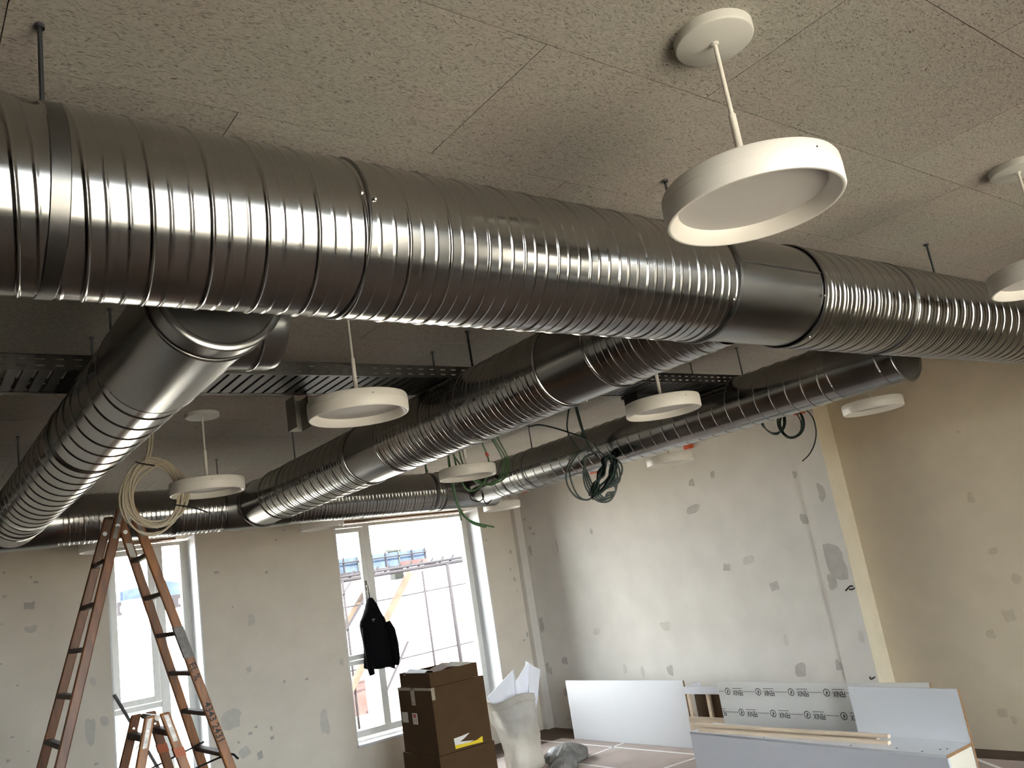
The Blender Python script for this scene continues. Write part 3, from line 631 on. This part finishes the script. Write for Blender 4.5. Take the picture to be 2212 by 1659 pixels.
# ------------------------------------------------------------------ tall ladder
t = thing('wooden_ladder', (1.14, 5.27, 0)); tag(t, 'tall brown wooden trestle ladder standing before the narrow window', 'ladder', 'wooden trestle ladders')
AZ = 2.42; CY = 5.27
def hw(z): return .16 + (AZ - z) * .075
def rx(side, z): return (1.178 + (AZ - z) * .2745) if side > 0 else (1.121 - (AZ - z) * .284)
RW, RD = .052, .030
for side in (-1, 1):
    for yy in (-1, 1):
        P = []
        for z in (0, AZ):
            x, y = rx(side, z), CY + yy * hw(z)
            P.append([(x - RW/2, y - RD/2, z), (x + RW/2, y - RD/2, z), (x + RW/2, y + RD/2, z), (x - RW/2, y + RD/2, z)])
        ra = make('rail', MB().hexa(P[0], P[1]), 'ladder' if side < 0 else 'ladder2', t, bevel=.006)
        zb = AZ - .10; xb = rx(side, zb)
        make('hinge_bolt', MB().rev((xb, CY + yy*hw(zb), zb), 'y', [(-RD/2-.004, .009), (-RD/2-.004, .013), (RD/2+.004, .013), (RD/2+.004, .009)], 14, (True, True)), 'screw', ra)
        if yy < 0:
            zc = AZ - .05; make('hinge_plate', MB().beam((rx(side, AZ-.005), CY - hw(AZ) - RD/2 - .002, AZ - .005), (rx(side, AZ-.17), CY - hw(AZ-.17) - RD/2 - .002, AZ - .17), .004, .022, up=(1, 0, 0)), 'metal', ra)
    for i in range(10):
        z = (1.909 if side < 0 else 2.144) - i * .2285
        if side < 0: z += .2285
        if z < .1: break
        x = rx(side, z); h = hw(z)
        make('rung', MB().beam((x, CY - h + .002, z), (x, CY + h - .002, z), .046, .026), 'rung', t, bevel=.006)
make('apex_hinge', MB().rev((1.15, CY, AZ - .02), 'y', [(-.19, .012), (.19, .012)], 12, (True, True)), 'metal', t)
def on_rail(txt, z0, size, parent):              # lettering running down the near right rail
    v, f = text_shape(txt, size); a = Vector((.2647, .0, -.9643)); b = Vector((.9643, 0, .2647))
    z = z0; x = rx(1, z0); y = CY - hw(z0) - RD/2; mb = MB()
    slope = -.075 / math.sqrt(1 + .2745**2)
    pts = [Vector((x, y - .0012, z)) + a * p + b * (q - size * .33) + Vector((0, slope * p, 0)) for p, q in v]
    mb.poly(pts, f); make('painted_lettering', mb, 'black', parent)
on_rail('EL %', 1.515, .052, t); on_rail('4343 2431', 1.292, .055, t)
z0, z1 = 1.72, 1.545
make('grey_tape_wrap', MB().hexa([(rx(1,z0)-RW/2-.001, CY-hw(z0)-RD/2-.0015, z0), (rx(1,z0)+RW/2+.001, CY-hw(z0)-RD/2-.0015, z0), (rx(1,z0)+RW/2+.001, CY-hw(z0)+RD/2+.001, z0), (rx(1,z0)-RW/2-.001, CY-hw(z0)+RD/2+.001, z0)],
     [(rx(1,z1)-RW/2-.001, CY-hw(z1)-RD/2-.0015, z1), (rx(1,z1)+RW/2+.001, CY-hw(z1)-RD/2-.0015, z1), (rx(1,z1)+RW/2+.001, CY-hw(z1)+RD/2+.001, z1), (rx(1,z1)-RW/2-.001, CY-hw(z1)+RD/2+.001, z1)]), 'ducttape', t)
z0 = 2.255; z1 = 2.17; yf = lambda z: CY + hw(z) - RD/2 - .0015
make('sticker', MB().poly([(rx(1,z0)-.018, yf(z0), z0), (rx(1,z0)+.018, yf(z0), z0-.006), (rx(1,z1)+.018, yf(z1), z1-.006), (rx(1,z1)-.018, yf(z1), z1)], [(0,1,2,3)]), 'sticker', t)
make('spreader_strap', MB().tube(catmull([(.67, 5.2, .80), (.95, 5.2, .83), (1.22, 5.2, .885), (1.42, 5.2, .93), (1.60, 5.07, .985), (1.625, 4.975, .965)], 6), .006, 6), 'strap', t)
make('spreader_strap', MB().tube(catmull([(.70, 5.5, .86), (1.10, 5.5, .915), (1.42, 5.5, .985), (1.60, 5.5, 1.03)], 6), .006, 6), 'strap', t)
# ------------------------------------------------------------------ small ladder
t = thing('wooden_ladder', (1.045, 4.4, 0)); tag(t, 'short wooden trestle ladder with orange bands between the legs of the tall one', 'ladder', 'wooden trestle ladders')
BZ = 1.345; BY = 4.4
def bh(z): return .125 + (BZ - z) * .11
def bx(s, z): return 1.045 + s * (.032 + (BZ - z) * .27)
for side in (-1, 1):
    for yy in (-1, 1):
        P = []
        for z in (0, BZ):
            x, y = bx(side, z), BY + yy * bh(z)
            P.append([(x - .022, y - .013, z), (x + .022, y - .013, z), (x + .022, y + .013, z), (x - .022, y + .013, z)])
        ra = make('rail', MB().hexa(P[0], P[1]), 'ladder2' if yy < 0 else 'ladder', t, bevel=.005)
        def wrap(nm, z0, z1, m, hwid, front):
            q = []
            for z in (z0, z1):
                x, y = bx(side, z), BY + yy * bh(z)
                y0, y1 = (y - .0155, y - .013) if front else (y - .0145, y + .0145)
                q.append([(x - hwid, y0, z), (x + hwid, y0, z), (x + hwid, y1, z), (x - hwid, y1, z)])
            make(nm, MB().hexa(q[0], q[1]), m, ra)
        if yy < 0: wrap('hinge_plate', BZ - .01, BZ - .13, 'metal', .010, True)
        if side > 0: wrap('orange_band', 1.185, 1.145, 'orangeband', .0235, False)
        make('rivet', MB().rev((bx(side, 1.285), BY + yy*bh(1.285), 1.285), 'y', [(-.016, .005), (.016, .005)], 8, (True, True)), 'screw', ra)
    for i in range(6):
        z = 1.255 - i * .2285
        if z < .08: break
        make('rung', MB().beam((bx(side, z), BY - bh(z) + .002, z), (bx(side, z), BY + bh(z) - .002, z), .040, .030), 'rung', t, bevel=.006)
make('apex_hinge', MB().rev((1.045, BY, BZ - .015), 'y', [(-.13, .013), (.13, .013)], 10, (True, True)), 'metal', t)
tag(make('pole', MB().tube([(1.605, 7.895, 1.27), (2.17, 7.70, .012)], .014, 10), 'greypole', smooth=True), 'thin grey pole leaning in the narrow window', 'pole')

# ------------------------------------------------------------------ hoodie
rows = [(4.112,4.158,1.715,.02),(4.09,4.176,1.677,.05),(4.071,4.203,1.627,.075),(4.048,4.221,1.578,.085),(4.02,4.246,1.529,.085),(3.996,4.266,1.497,.08),(3.984,4.279,1.456,.075),(3.986,4.294,1.397,.075),(3.997,4.315,1.313,.08),(4.0,4.332,1.231,.085),(3.992,4.335,1.15,.085),(3.982,4.328,1.071,.08),(3.977,4.323,1.008,.07)]
rings = []; n = 40
for a, b, z, d in rows:
    rg = []
    for k in range(n):
        th = 2*math.pi*k/n; fold = 1 + (.10 * math.sin(5*th + z*3) * min(1, (1.65 - z) * 2) if z < 1.6 else 0)
        sx = math.copysign(abs(math.cos(th))**.8, math.cos(th))
        rg.append(((a+b)/2 + (b-a)/2 * sx, 8.10 + d * math.sin(th) * fold, z + (.012*math.sin(3*th) if z < 1.05 else 0) + (-.03*math.cos(th) if z < 1.02 else 0)))
    rings.append(rg)
hood = thing('hoodie', (4.15, 8.10, .98)); tag(hood, 'black hooded jacket hanging from the window handle', 'jacket')
o = make('jacket_body', MB().loft(rings), 'cloth', hood, smooth=True)
sl = [(4.275, 8.05, 1.45, .03), (4.30, 8.04, 1.36, .045), (4.318, 8.035, 1.22, .043), (4.322, 8.04, 1.08, .04), (4.312, 8.05, 1.01, .034)]
make('sleeve', MB().tube([p[:3] for p in sl], [p[3] for p in sl], 14), 'cloth', hood, smooth=True)
sl = [(4.005, 8.05, 1.43, .025), (4.005, 8.035, 1.32, .038), (4.012, 8.03, 1.18, .036), (4.015, 8.035, 1.05, .036), (4.03, 8.04, .965, .03)]
make('sleeve', MB().tube([p[:3] for p in sl], [p[3] for p in sl], 14), 'cloth', hood, smooth=True)
make('hanging_loop', MB().tube(catmull([(4.135, 8.11, 1.71), (4.143, 8.135, 1.745), (4.15, 8.158, 1.79), (4.15, 8.15, 1.74), (4.14, 8.11, 1.70)], 4), .005, 6), 'cloth', hood)
mb = MB(); ey = 8.008
for a, b, c2, d in ((4.085,4.091,1.488,1.504),(4.091,4.101,1.499,1.504),(4.104,4.109,1.490,1.502),(4.109,4.117,1.496,1.500),(4.092,4.098,1.474,1.481)): mb.box(a, b, ey, ey+.002, c2, d)
make('chest_emblem', mb, 'emblem', hood)

# ------------------------------------------------------------------ cardboard boxes
def carton(x0, x1, y0, y1, z0, z1, label, open_top=False):
    t = thing('cardboard_box', ((x0+x1)/2, (y0+y1)/2, z0)); tag(t, label, 'box', 'cardboard boxes by the large window'); w = .006
    mb = MB(); mb.box(x0, x1, y0, y0+w, z0, z1); mb.box(x0, x1, y1-w, y1, z0, z1); mb.box(x0, x0+w, y0+w, y1-w, z0, z1); mb.box(x1-w, x1, y0+w, y1-w, z0, z1); mb.box(x0+w, x1-w, y0+w, y1-w, z0, z0+w)
    make('carton_walls', mb, 'card', t, bevel=.0025)
    if not open_top:
        ym = (y0+y1)/2
        make('flap', MB().box(x0+w, x1-w, y0+w, ym-.002, z1-w*2, z1-w), 'card', t); make('flap', MB().box(x0+w, x1-w, ym+.002, y1-w, z1-w*2, z1-w), 'card', t)
    return t
b1 = carton(3.665, 4.215, 6.295, 6.90, 0, .384, 'bottom cardboard box of the stack by the large window')
b2 = carton(3.67, 4.20, 6.30, 6.87, .386, .918, 'tall middle cardboard box with torn yellow label in the stack')
b3 = carton(3.675, 4.155, 6.305, 6.82, .920, 1.037, 'shallow open cardboard tray on top of the box stack', True)
make('torn_label', MB().poly([(3.824,6.2985,.488),(3.905,6.2985,.492),(3.985,6.2985,.50),(3.925,6.2985,.468),(3.88,6.2985,.452),(3.95,6.2985,.442),(4.02,6.2985,.43),(3.83,6.2985,.412)], [(0,1,2,3,4,5,6,7)]), 'sticker', b2)
make('yellow_label_strip', MB().poly([(3.826,6.298,.436),(3.88,6.298,.432),(3.99,6.298,.424),(4.05,6.298,.428),(4.105,6.298,.446),(4.103,6.298,.398),(3.95,6.298,.404),(3.829,6.298,.406)], [(0,1,2,3,4,5,6,7)]), 'yellow', b2)
make('white_label', MB().box(3.6685, 3.67, 6.742, 6.844, .632, .716), 'sticker', b2)
rl = make('red_label', MB().box(3.6685, 3.67, 6.582, 6.664, .622, .712), 'sticker', b2)
make('red_print', MB().box(3.668, 3.6685, 6.60, 6.65, .675, .705).box(3.668, 3.6685, 6.60, 6.61, .63, .67).box(3.668, 3.6685, 6.63, 6.64, .63, .665), 'red', rl)
make('packing_tape', MB().box(3.6685, 3.67, 6.585, 6.65, .775, .918).box(3.6685, 3.67, 6.30, 6.87, .896, .918), 'clear', b2)
make('packing_tape', MB().box(3.668, 3.70, 6.2985, 6.30, .82, .918), 'clear', b2)
for i, (x, y, z, l, a, m, lab) in enumerate([(3.80, 6.70, 1.02, .20, .5, 'foam', 'white paper scrap lying in the cardboard tray, nearest the window'), (3.95, 6.5, 1.03, .22, -.3, 'cardin', 'dark cardboard offcut sticking up out of the tray'), (4.06, 6.42, 1.035, .10, .8, 'sticker', 'small crumpled paper at the tray corner beside the sack')]):
    p = Vector((x, y, z)); d = Vector((math.cos(a), math.sin(a), .08)) * l / 2; e = Vector((-math.sin(a), math.cos(a), .15)) * .09; th = Vector((0, 0, .004)); mid = Vector((0, 0, .025))
    mb = MB().poly([p-d-e, p+d-e, p+d+e, p-d+e, p-e+mid, p+e+mid, p-d-e-th, p+d-e-th, p+d+e-th, p-d+e-th, p-e+mid-th, p+e+mid-th], [(0,4,5,3),(4,1,2,5),(6,9,11,10),(10,11,8,7),(0,6,10,4),(4,10,7,1),(3,5,11,9),(5,2,8,11),(0,3,9,6),(1,7,8,2)])
    tag(make('paper_scrap', mb, m), lab, 'scrap')

# ------------------------------------------------------------------ sack with sheets, bin bag
sk = thing('plastic_sack', (4.76, 6.62, 0)); tag(sk, 'clear plastic rubbish sack stuffed beside the cardboard boxes', 'sack')
rings = []; n = 48
prof = [(0,.15,4.73),(.03,.185,4.73),(.10,.18,4.73),(.20,.175,4.73),(.30,.18,4.72),(.38,.195,4.705),(.46,.215,4.69),(.54,.235,4.67),(.585,.245,4.66),(.59,.252,4.66),(.645,.25,4.655),(.652,.246,4.655),(.645,.240,4.655),(.58,.23,4.66)]
dense = []
for (za, ra_, ca), (zb, rb_, cb) in zip(prof, prof[1:]):
    k_ = 4 if abs(zb - za) > .04 else 1
    for q_ in range(k_): f_ = q_ / k_; dense.append((za + (zb-za)*f_, ra_ + (rb_-ra_)*f_, ca + (cb-ca)*f_))
dense.append(prof[-1])
for i, (z, r, cx) in enumerate(dense):
    rg = []
    for k in range(n):
        a = 2*math.pi*k/n; q = .8*noise.noise(Vector((math.cos(a)*1.8, math.sin(a)*1.8, z*5))) + .9*(.3 - abs(noise.noise(Vector((math.cos(a)*3.5 + z*3, math.sin(a)*3.5, z*9))))) + .4*(.3 - abs(noise.noise(Vector((math.cos(a)*8, math.sin(a)*8 + z*6, z*16)))))
        rr = r * (1 + .20 * q * (1 if z < .5 else .35)); rg.append((cx + rr*math.cos(a), 6.62 + rr*.85*math.sin(a), z + (.02*math.sin(3*a) * min(1, (z-.5)/.08) if z > .5 else 0)))
    rings.append(rg)
make('sack_wall', MB().loft(rings, caps=False), 'sack', sk, smooth=True)
def sheet(pts, lab, th=.006):
    a, b, c2, d = [Vector(p) for p in pts]; nn = (b - a).cross(d - a).normalized() * th
    bow = nn * 4
    mid1, mid2 = (a+d)/2 + bow, (b+c2)/2 + bow
    q = [a, b, mid2, c2, d, mid1]; mb = MB().poly(q + [p + nn for p in q], [(0,5,2,1),(5,4,3,2),(6,7,8,11),(11,8,9,10)] + [(k, (k+1) % 6, 6+(k+1) % 6, 6+k) for k in range(6)])
    tag(make('foam_sheet', mb, 'foam'), lab, 'sheet', 'white sheets in the sack')
sheet([(4.57,6.60,.30),(4.70,6.60,.30),(4.70,6.56,.868),(4.41,6.60,.69)], 'white sheet leaning towards the cardboard box at the left of the sack')
sheet([(4.64,6.575,.32),(4.70,6.575,.32),(4.712,6.54,.63),(4.698,6.54,.885)], 'narrow white sheet ending in a point in the middle of the sack')
sheet([(4.68,6.62,.30),(4.76,6.62,.30),(4.915,6.60,.90),(4.735,6.60,.745)], 'white sheet between the two tallest prongs in the sack')
sheet([(4.73,6.58,.30),(4.82,6.58,.30),(5.018,6.56,.815),(4.905,6.56,.885)], 'tall wide white sheet rising highest at the right of the sack')
sheet([(4.74,6.66,.30),(4.83,6.66,.30),(4.985,6.64,.865),(4.925,6.64,.91)], 'white sheet standing behind the tallest one in the sack')
rings = []; n = 72
for i, (z, r) in enumerate([(0,.16),(.015,.185),(.03,.20),(.05,.198),(.07,.19),(.09,.175),(.11,.155),(.125,.13),(.14,.09),(.15,.05),(.155,.01)]):
    rg = []
    for k in range(n):
        a = 2*math.pi*k/n; q = noise.noise(Vector((math.cos(a)*3, math.sin(a)*3, z*14+4))) + 1.2*(.3 - abs(noise.noise(Vector((math.cos(a)*5, math.sin(a)*5, z*22))))) + .7*(.3 - abs(noise.noise(Vector((math.cos(a)*11, math.sin(a)*11, z*40))))); rg.append((5.06 + r*(1+.18*q)*math.cos(a), 6.42 + r*.95*(1+.18*q)*math.sin(a), z))
    rings.append(rg)
tag(make('bin_bag', MB().loft(rings), 'greysack', smooth=True), 'crumpled grey bag on the floor at the foot of the sack', 'bag')
rings = [[(x + .06*(.2 if False else 1)*0, y, z) for x, y, z in rg] for rg in rings]
mb = MB().loft([[(p[0]*.6 + 4.82 - 5.06*.6 + 0, p[1]*.6 + 6.18 - 6.42*.6, p[2]*.7) for p in rg] for rg in rings])
tag(make('bin_bag', mb, 'greysack', smooth=True), 'smaller dark bag in front of the crumpled grey bag', 'bag')

# ------------------------------------------------------------------ boards and bench
def board(name, x0, x1, y0, y1, z0, z1, face, label, edge='chip', lean=0):
    t = thing(name, ((x0+x1)/2, (y0+y1)/2, z0)); tag(t, label, 'board', 'white boards on the floor')
    make('chipboard_core', MB().box(x0+.0015, x1-.0015, y0, y1, z0, z1), edge, t)
    fc = make('front_laminate', MB().box(x0, x0+.0015, y0+.001, y1-.001, z0, z1), face, t); make('back_laminate', MB().box(x1-.0015, x1, y0+.001, y1-.001, z0, z1), face, t)
    make('top_edging', MB().box(x0, x1, y0+.001, y1-.001, z1, z1+.0015), face, t)
    return t, fc
board('laminate_board', 5.735, 5.755, 5.46, 7.10, 0, .572, 'lam', 'wide white board standing alone in front of the far wall')
fb, ff = board('laminate_board', 5.20, 5.218, 2.905, 4.60, 0, .663, 'film', 'grey board with repeated black print behind the bench')
VN = -1
def printed(parent):
    mb = MB(); X = 5.1985; v, f = text_shape('FENIX', .052)
    wx = max(p[0] for p in v)
    def rect(ya, yb, za, zb): mb.poly([(X, ya, za), (X, yb, za), (X, yb, zb), (X, ya, zb)], [(0,1,2,3)])
    for row, (z, y0) in enumerate(((.600, 4.507), (.450, 4.414))):
        for i in range(-1 if row else 0, 6):
            y = y0 - i * .2875
            def ok(yy): return 2.92 < yy < 4.595
            if ok(y - .03) and ok(y + .03):
                for k in range(20):
                    a, b = 2*math.pi*k/20, 2*math.pi*(k+1)/20
                    mb.poly([(X, y+.026*math.cos(a), z+.026*math.sin(a)), (X, y+.026*math.cos(b), z+.026*math.sin(b)), (X, y+.021*math.cos(b), z+.021*math.sin(b)), (X, y+.021*math.cos(a), z+.021*math.sin(a))], [(0,1,2,3)])
                rect(y-.004, y+.003, z-.013, z+.013); rect(y-.012, y-.004, z-.002, z+.004); rect(y+.003, y+.010, z-.013, z-.008)
            # word turned upside down: first letter at the viewer's right
            ys = y - .048; ye = ys - .095
            if ok(ys) and ok(ye):
                sx = .095 / wx
                mb.poly([(X, ye + p[0]*sx, z + .008 - p[1]) for p in v], f)
                rect(ye + .004, ys, z + .020, z + .0235)
            elif ye < 4.59 and row: 
                vs2 = [(X, ye + p[0]*.095/wx, z + .008 - p[1]) for p in v]
                for q in f:
                    if all(vs2[j][1] < 4.597 for j in q): mb.poly([vs2[j] for j in q], [tuple(range(len(q)))])
                rect(ye + .004, min(ys, 4.597), z + .020, z + .0235)
            ya, yb = ye - .004, y - .2875 + .036
            if ok(ya) and ok(yb): rect(yb, ya, z - .0015, z + .0015)
    rect(4.545, 4.595, .5985, .6015)
    o = make('printed_pattern', mb, 'black', parent); o['kind'] = 'stuff'
printed(ff)
# bench turned a few degrees
BEN = thing('bench_unit', (4.78, 3.59, 0)); tag(BEN, 'long white bench unit with an upright back panel at its right end', 'bench')
ang = math.atan2(.154, 1.991)
def BP(d, l, z): # depth from front edge, length from right end
    return (4.636 + d*math.cos(ang)*1.0 + l*math.sin(ang), 2.594 - d*math.sin(ang)*.3 + l*math.cos(ang), z)
def bbox_(mb, d0, d1, l0, l1, z0, z1):
    return mb.hexa([BP(d0,l0,z0), BP(d1,l0,z0), BP(d1,l1,z0), BP(d0,l1,z0)], [BP(d0,l0,z1), BP(d1,l0,z1), BP(d1,l1,z1), BP(d0,l1,z1)])
LEN = 1.997
make('front_panel', bbox_(MB(), .0, .018, .0, LEN, 0, .398), 'lamcool', BEN)
make('seat_board', bbox_(MB(), .0, .275, .001, LEN, .385, .4005), 'lam', BEN)
make('seat_edge', bbox_(MB(), .0, .275, -.0015, .001, .384, .4005), 'chip', BEN)
make('end_panel', bbox_(MB(), .018, .275, .004, .020, 0, .384), 'cream', BEN)
make('end_panel', bbox_(MB(), .018, .275, LEN-.018, LEN-.002, 0, .384), 'lam', BEN)
bk = make('back_panel', bbox_(MB(), .278, .294, 0, .735, 0, .688), 'lam', BEN)
make('back_panel_edge', bbox_(MB(), .2775, .2945, -.0016, 0, 0, .688), 'chip', bk)
for d, l in ((.03, .16), (.05, .33), (.10, .09), (.12, .06), (.02, .62), (.015, 1.3)):
    make('screw', MB().rev(BP(d, l, .4005), 'z', [(0, .006), (.0015, .005)], 8, (False, True)), 'black', BEN)
def batten(a, b, z, w, h, lab):
    tag(make('pine_batten', MB().beam((a[0], a[1], z + h/2), (b[0], b[1], z + h/2), w, h), 'pine', bevel=.002), lab, 'batten', 'pine battens on the bench')
batten((4.895, 4.56), (4.855, 3.12), .4007, .032, .024, 'pine batten lying furthest back on the bench seat')
batten((4.805, 4.50), (4.775, 3.00), .4007, .032, .020, 'pine batten lying nearest the front edge of the bench')
batten((4.850, 4.585), (4.820, 3.02), .425, .030, .020, 'pine batten lying on top of the other two')
cr = thing('wooden_crate', (5.55, 5.0, 0)); tag(cr, 'open crate of pine and brown card between the two boards', 'crate')
make('top_rail', MB().box(5.48, 5.50, 4.78, 5.22, .515, .572), 'foam', cr); make('top_rail', MB().box(5.50, 5.68, 5.20, 5.22, .52, .572), 'foam', cr)
make('post', MB().box(5.50, 5.53, 4.98, 5.01, 0, .52), 'pine', cr); make('post', MB().box(5.50, 5.53, 5.19, 5.22, 0, .52), 'pine', cr); make('card_panel', MB().box(5.56, 5.57, 4.80, 5.19, 0, .50), 'card', cr); make('card_panel', MB().box(5.515, 5.522, 4.80, 4.95, 0, .49), 'card', cr)
make('bottom_rail', MB().box(5.47, 5.50, 4.78, 5.22, 0, .33), 'pine', cr)

# ------------------------------------------------------------------ outside
gnd = tag(make('ground_outside', MB().box(-60, 60, 8.46, 90, -.5, -.4).box(-60, 60, -90, -1.41, -.5, -.4), 'ground'), 'pale sunlit yard outside the windows', kind='structure')
def out(name, mb, m, lab, cat, grp=None, smooth=False): return tag(make(name, mb, m, smooth=smooth), lab, cat, grp)
OY = 14.0
sc = thing('scaffold', (8.0, OY, -.4)); tag(sc, 'scaffold platform seen through the large window', 'scaffold')
make('ledger_tube', MB().tube([(6.0, OY, 2.085), (9.4, OY, 2.16)], .036, 8), 'scaff', sc, smooth=True)
make('ledger_tube', MB().tube([(6.0, OY, 2.15), (9.4, OY, 2.225)], .026, 8), 'scaff', sc, smooth=True)
make('deck_board', MB().box(6.0, 9.0, OY+.1, OY+.8, 2.20, 2.23), 'scaff', sc)
for i in range(12): make('deck_bracket', MB().tube([(6.3+i*.24, OY+.02, 2.10+i*.006), (6.42+i*.24, OY+.02, 2.23+i*.006)], .020, 6), 'scaff', sc)
for i in range(9): make('net_post', MB().tube([(6.5+i*.3, OY+.82, 2.23), (6.5+i*.3, OY+.82, 2.56 if i > 1 else 2.40)], .014, 6), 'scaff' if i % 3 else 'paleblock', sc)
make('guard_tube', MB().tube([(6.4, OY+.8, 2.44), (8.95, OY+.8, 2.46)], .012, 6), 'scaff', sc)
make('guard_tube', MB().tube([(7.2, OY+.3, 2.60), (8.0, OY+.3, 2.61)], .008, 6), 'scaff', sc); make('guard_tube', MB().tube([(8.45, OY+.3, 2.62), (8.85, OY+.3, 2.625)], .008, 6), 'scaff', sc)
for x, z0, z1 in ((8.835, -.4, 2.14), (8.265, -.4, 2.07), (6.62, -.4, 2.10)):
    s = make('standard_tube', MB().tube([(x+.02, OY-.05, z0), (x, OY-.05, z1)], .036 if x > 8.5 else .022, 8), 'scaff', sc, smooth=True)
    if x > 8: make('orange_cap', MB().tube([(x, OY-.052, z1-.12), (x-.003, OY-.052, z1)], .024 if x > 8.5 else .016, 8), 'orange', s, smooth=True)
make('debris_net', MB().box(7.0, 8.95, OY+.85, OY+.87, 2.26, 2.53), 'net', sc)
make('debris_net', MB().box(6.2, 7.0, OY+.85, OY+.87, 2.26, 2.36), 'net', sc)
make('red_board', MB().box(8.3, 8.93, OY+.80, OY+.82, 2.25, 2.33), 'rednet', sc)
make('yellow_clamp', MB().tube([(8.86, OY-.06, 1.06), (9.5, OY-.06, 1.10)], .022, 8), 'yellow', sc)
make('cross_tube', MB().tube([(6.3, OY, 1.62), (9.4, OY, 1.72)], .014, 6), 'scaff', sc); make('cross_tube', MB().tube([(6.3, OY, .55), (9.6, OY, .62)], .014, 6), 'scaff', sc)
make('cross_tube', MB().tube([(7.04, OY-.1, 1.80), (6.5, OY-.1, 1.18)], .022, 6), 'scaff', sc); make('cross_tube', MB().tube([(6.76, OY-.1, 2.06), (6.5, OY-.1, 1.78)], .012, 6), 'scaff', sc)
make('cross_tube', MB().tube([(7.75, OY-.1, .86), (7.2, OY-.1, .10)], .022, 6), 'scaff', sc)
out('timber_shore', MB().beam((7.90, OY-.2, 2.06), (5.945, OY-.2, -.40), .10, .10, up=(0, 1, 0)), 'timber', 'longer timber shore slanting under the scaffold platform', 'timber', 'timber shores outside')
out('timber_shore', MB().beam((7.44, OY+.4, 2.03), (5.26, OY+.4, -.40), .10, .10, up=(0, 1, 0)), 'timber', 'timber shore slanting at the left of the large window', 'timber', 'timber shores outside')
out('site_tank', MB().box(8.20, 8.40, OY+.9, OY+1.1, 2.0, 2.58).box(8.17, 8.43, OY+.88, OY+1.12, 2.56, 2.60), 'paleblock', 'pale box standing behind the blue netting', 'tank')
out('low_brick_wall', MB().box(6.0, 7.6, OY+1.5, OY+1.8, -.4, .20).box(5.98, 7.62, OY+1.48, OY+1.82, .20, .23), 'rednet', 'low red brick wall beyond the scaffold', 'wall')
rf = thing('distant_roofs', (4, 40, -.4)); tag(rf, 'line of blue grey roofs far beyond the narrow window', 'roofs')
make('facade', MB().box(4, 20, 40, 44, -.4, 3.15), 'ground', rf)
make('roof', MB().poly([(3.8, 39.8, 3.15), (20, 39.8, 3.15), (20, 42, 3.75), (3.8, 42, 3.75), (3.8, 44, 3.15), (20, 44, 3.15)], [(0,1,2,3), (3,2,5,4), (0,3,4), (1,5,2), (0,4,5,1)]), 'hill', rf)
make('gable', MB().poly([(8.6, 39.7, 3.1), (11.9, 39.7, 3.1), (11.9, 39.7, 3.72), (10.9, 39.7, 3.78), (10.2, 39.7, 4.0), (9.3, 39.7, 3.80), (8.6, 39.7, 3.72)] + [(8.6, 40.2, 3.1), (11.9, 40.2, 3.1), (11.9, 40.2, 3.72), (10.9, 40.2, 3.78), (10.2, 40.2, 4.0), (9.3, 40.2, 3.80), (8.6, 40.2, 3.72)], [tuple(range(7)), tuple(range(13, 6, -1))] + [(k, (k+1) % 7, 7+(k+1) % 7, 7+k) for k in range(7)]), 'hill', rf)
pr = thing('parapet', (3.4, OY, -.4)); tag(pr, 'pierced parapet rail outside the narrow window', 'rail')
make('coping', MB().box(2.3, 4.6, OY, OY+.06, 2.195, 2.25), 'scaff', pr); make('base_rail', MB().box(2.3, 4.6, OY, OY+.06, 2.05, 2.10), 'scaff', pr); make('wall_base', MB().box(2.3, 4.6, OY, OY+.1, -.4, 2.05), 'tape', pr)
for i in range(13): make('baluster', MB().box(2.4+i*.17, 2.475+i*.17, OY, OY+.05, 2.10, 2.195), 'scaff', pr)
for i, (x, y, z, s, lab) in enumerate([(2.95, 11.5, .35, .35, 'pale hedge clump low outside the narrow window'), (3.5, 12.2, .2, .30, 'second hedge clump beside the pole'), (8.9, 13.0, .45, .22, 'small bush at the right foot of the scaffold')]):
    mb = MB(); rnd = random.Random(i)
    for k in range(90):
        p = Vector((x + rnd.gauss(0, s*.5), y + rnd.gauss(0, s*.4), -.4 + abs(rnd.gauss(0, .5)) * (z + .5))); a = Vector((rnd.uniform(-1,1), rnd.uniform(-1,1), rnd.uniform(-1,1))).normalized() * .05; b2_ = a.orthogonal().normalized() * .03
        mb.poly([p-a, p+b2_, p+a, p-b2_], [(0,1,2,3)])
    h = thing('hedge', (x, y, -.4)); tag(h, lab, 'hedge'); make('leaves', mb, 'hedge', h)['kind'] = 'stuff'
    make('stem', MB().tube([(x, y, -.4), (x, y, .1)], .02, 6), 'timber', h)

# ------------------------------------------------------------------ survey units to metres
S4 = Matrix.Scale(U, 4)
for me in bpy.data.meshes: me.transform(S4)
for o in SC.objects:
    if o.type in {'MESH', 'EMPTY'}: o.location = o.location * U
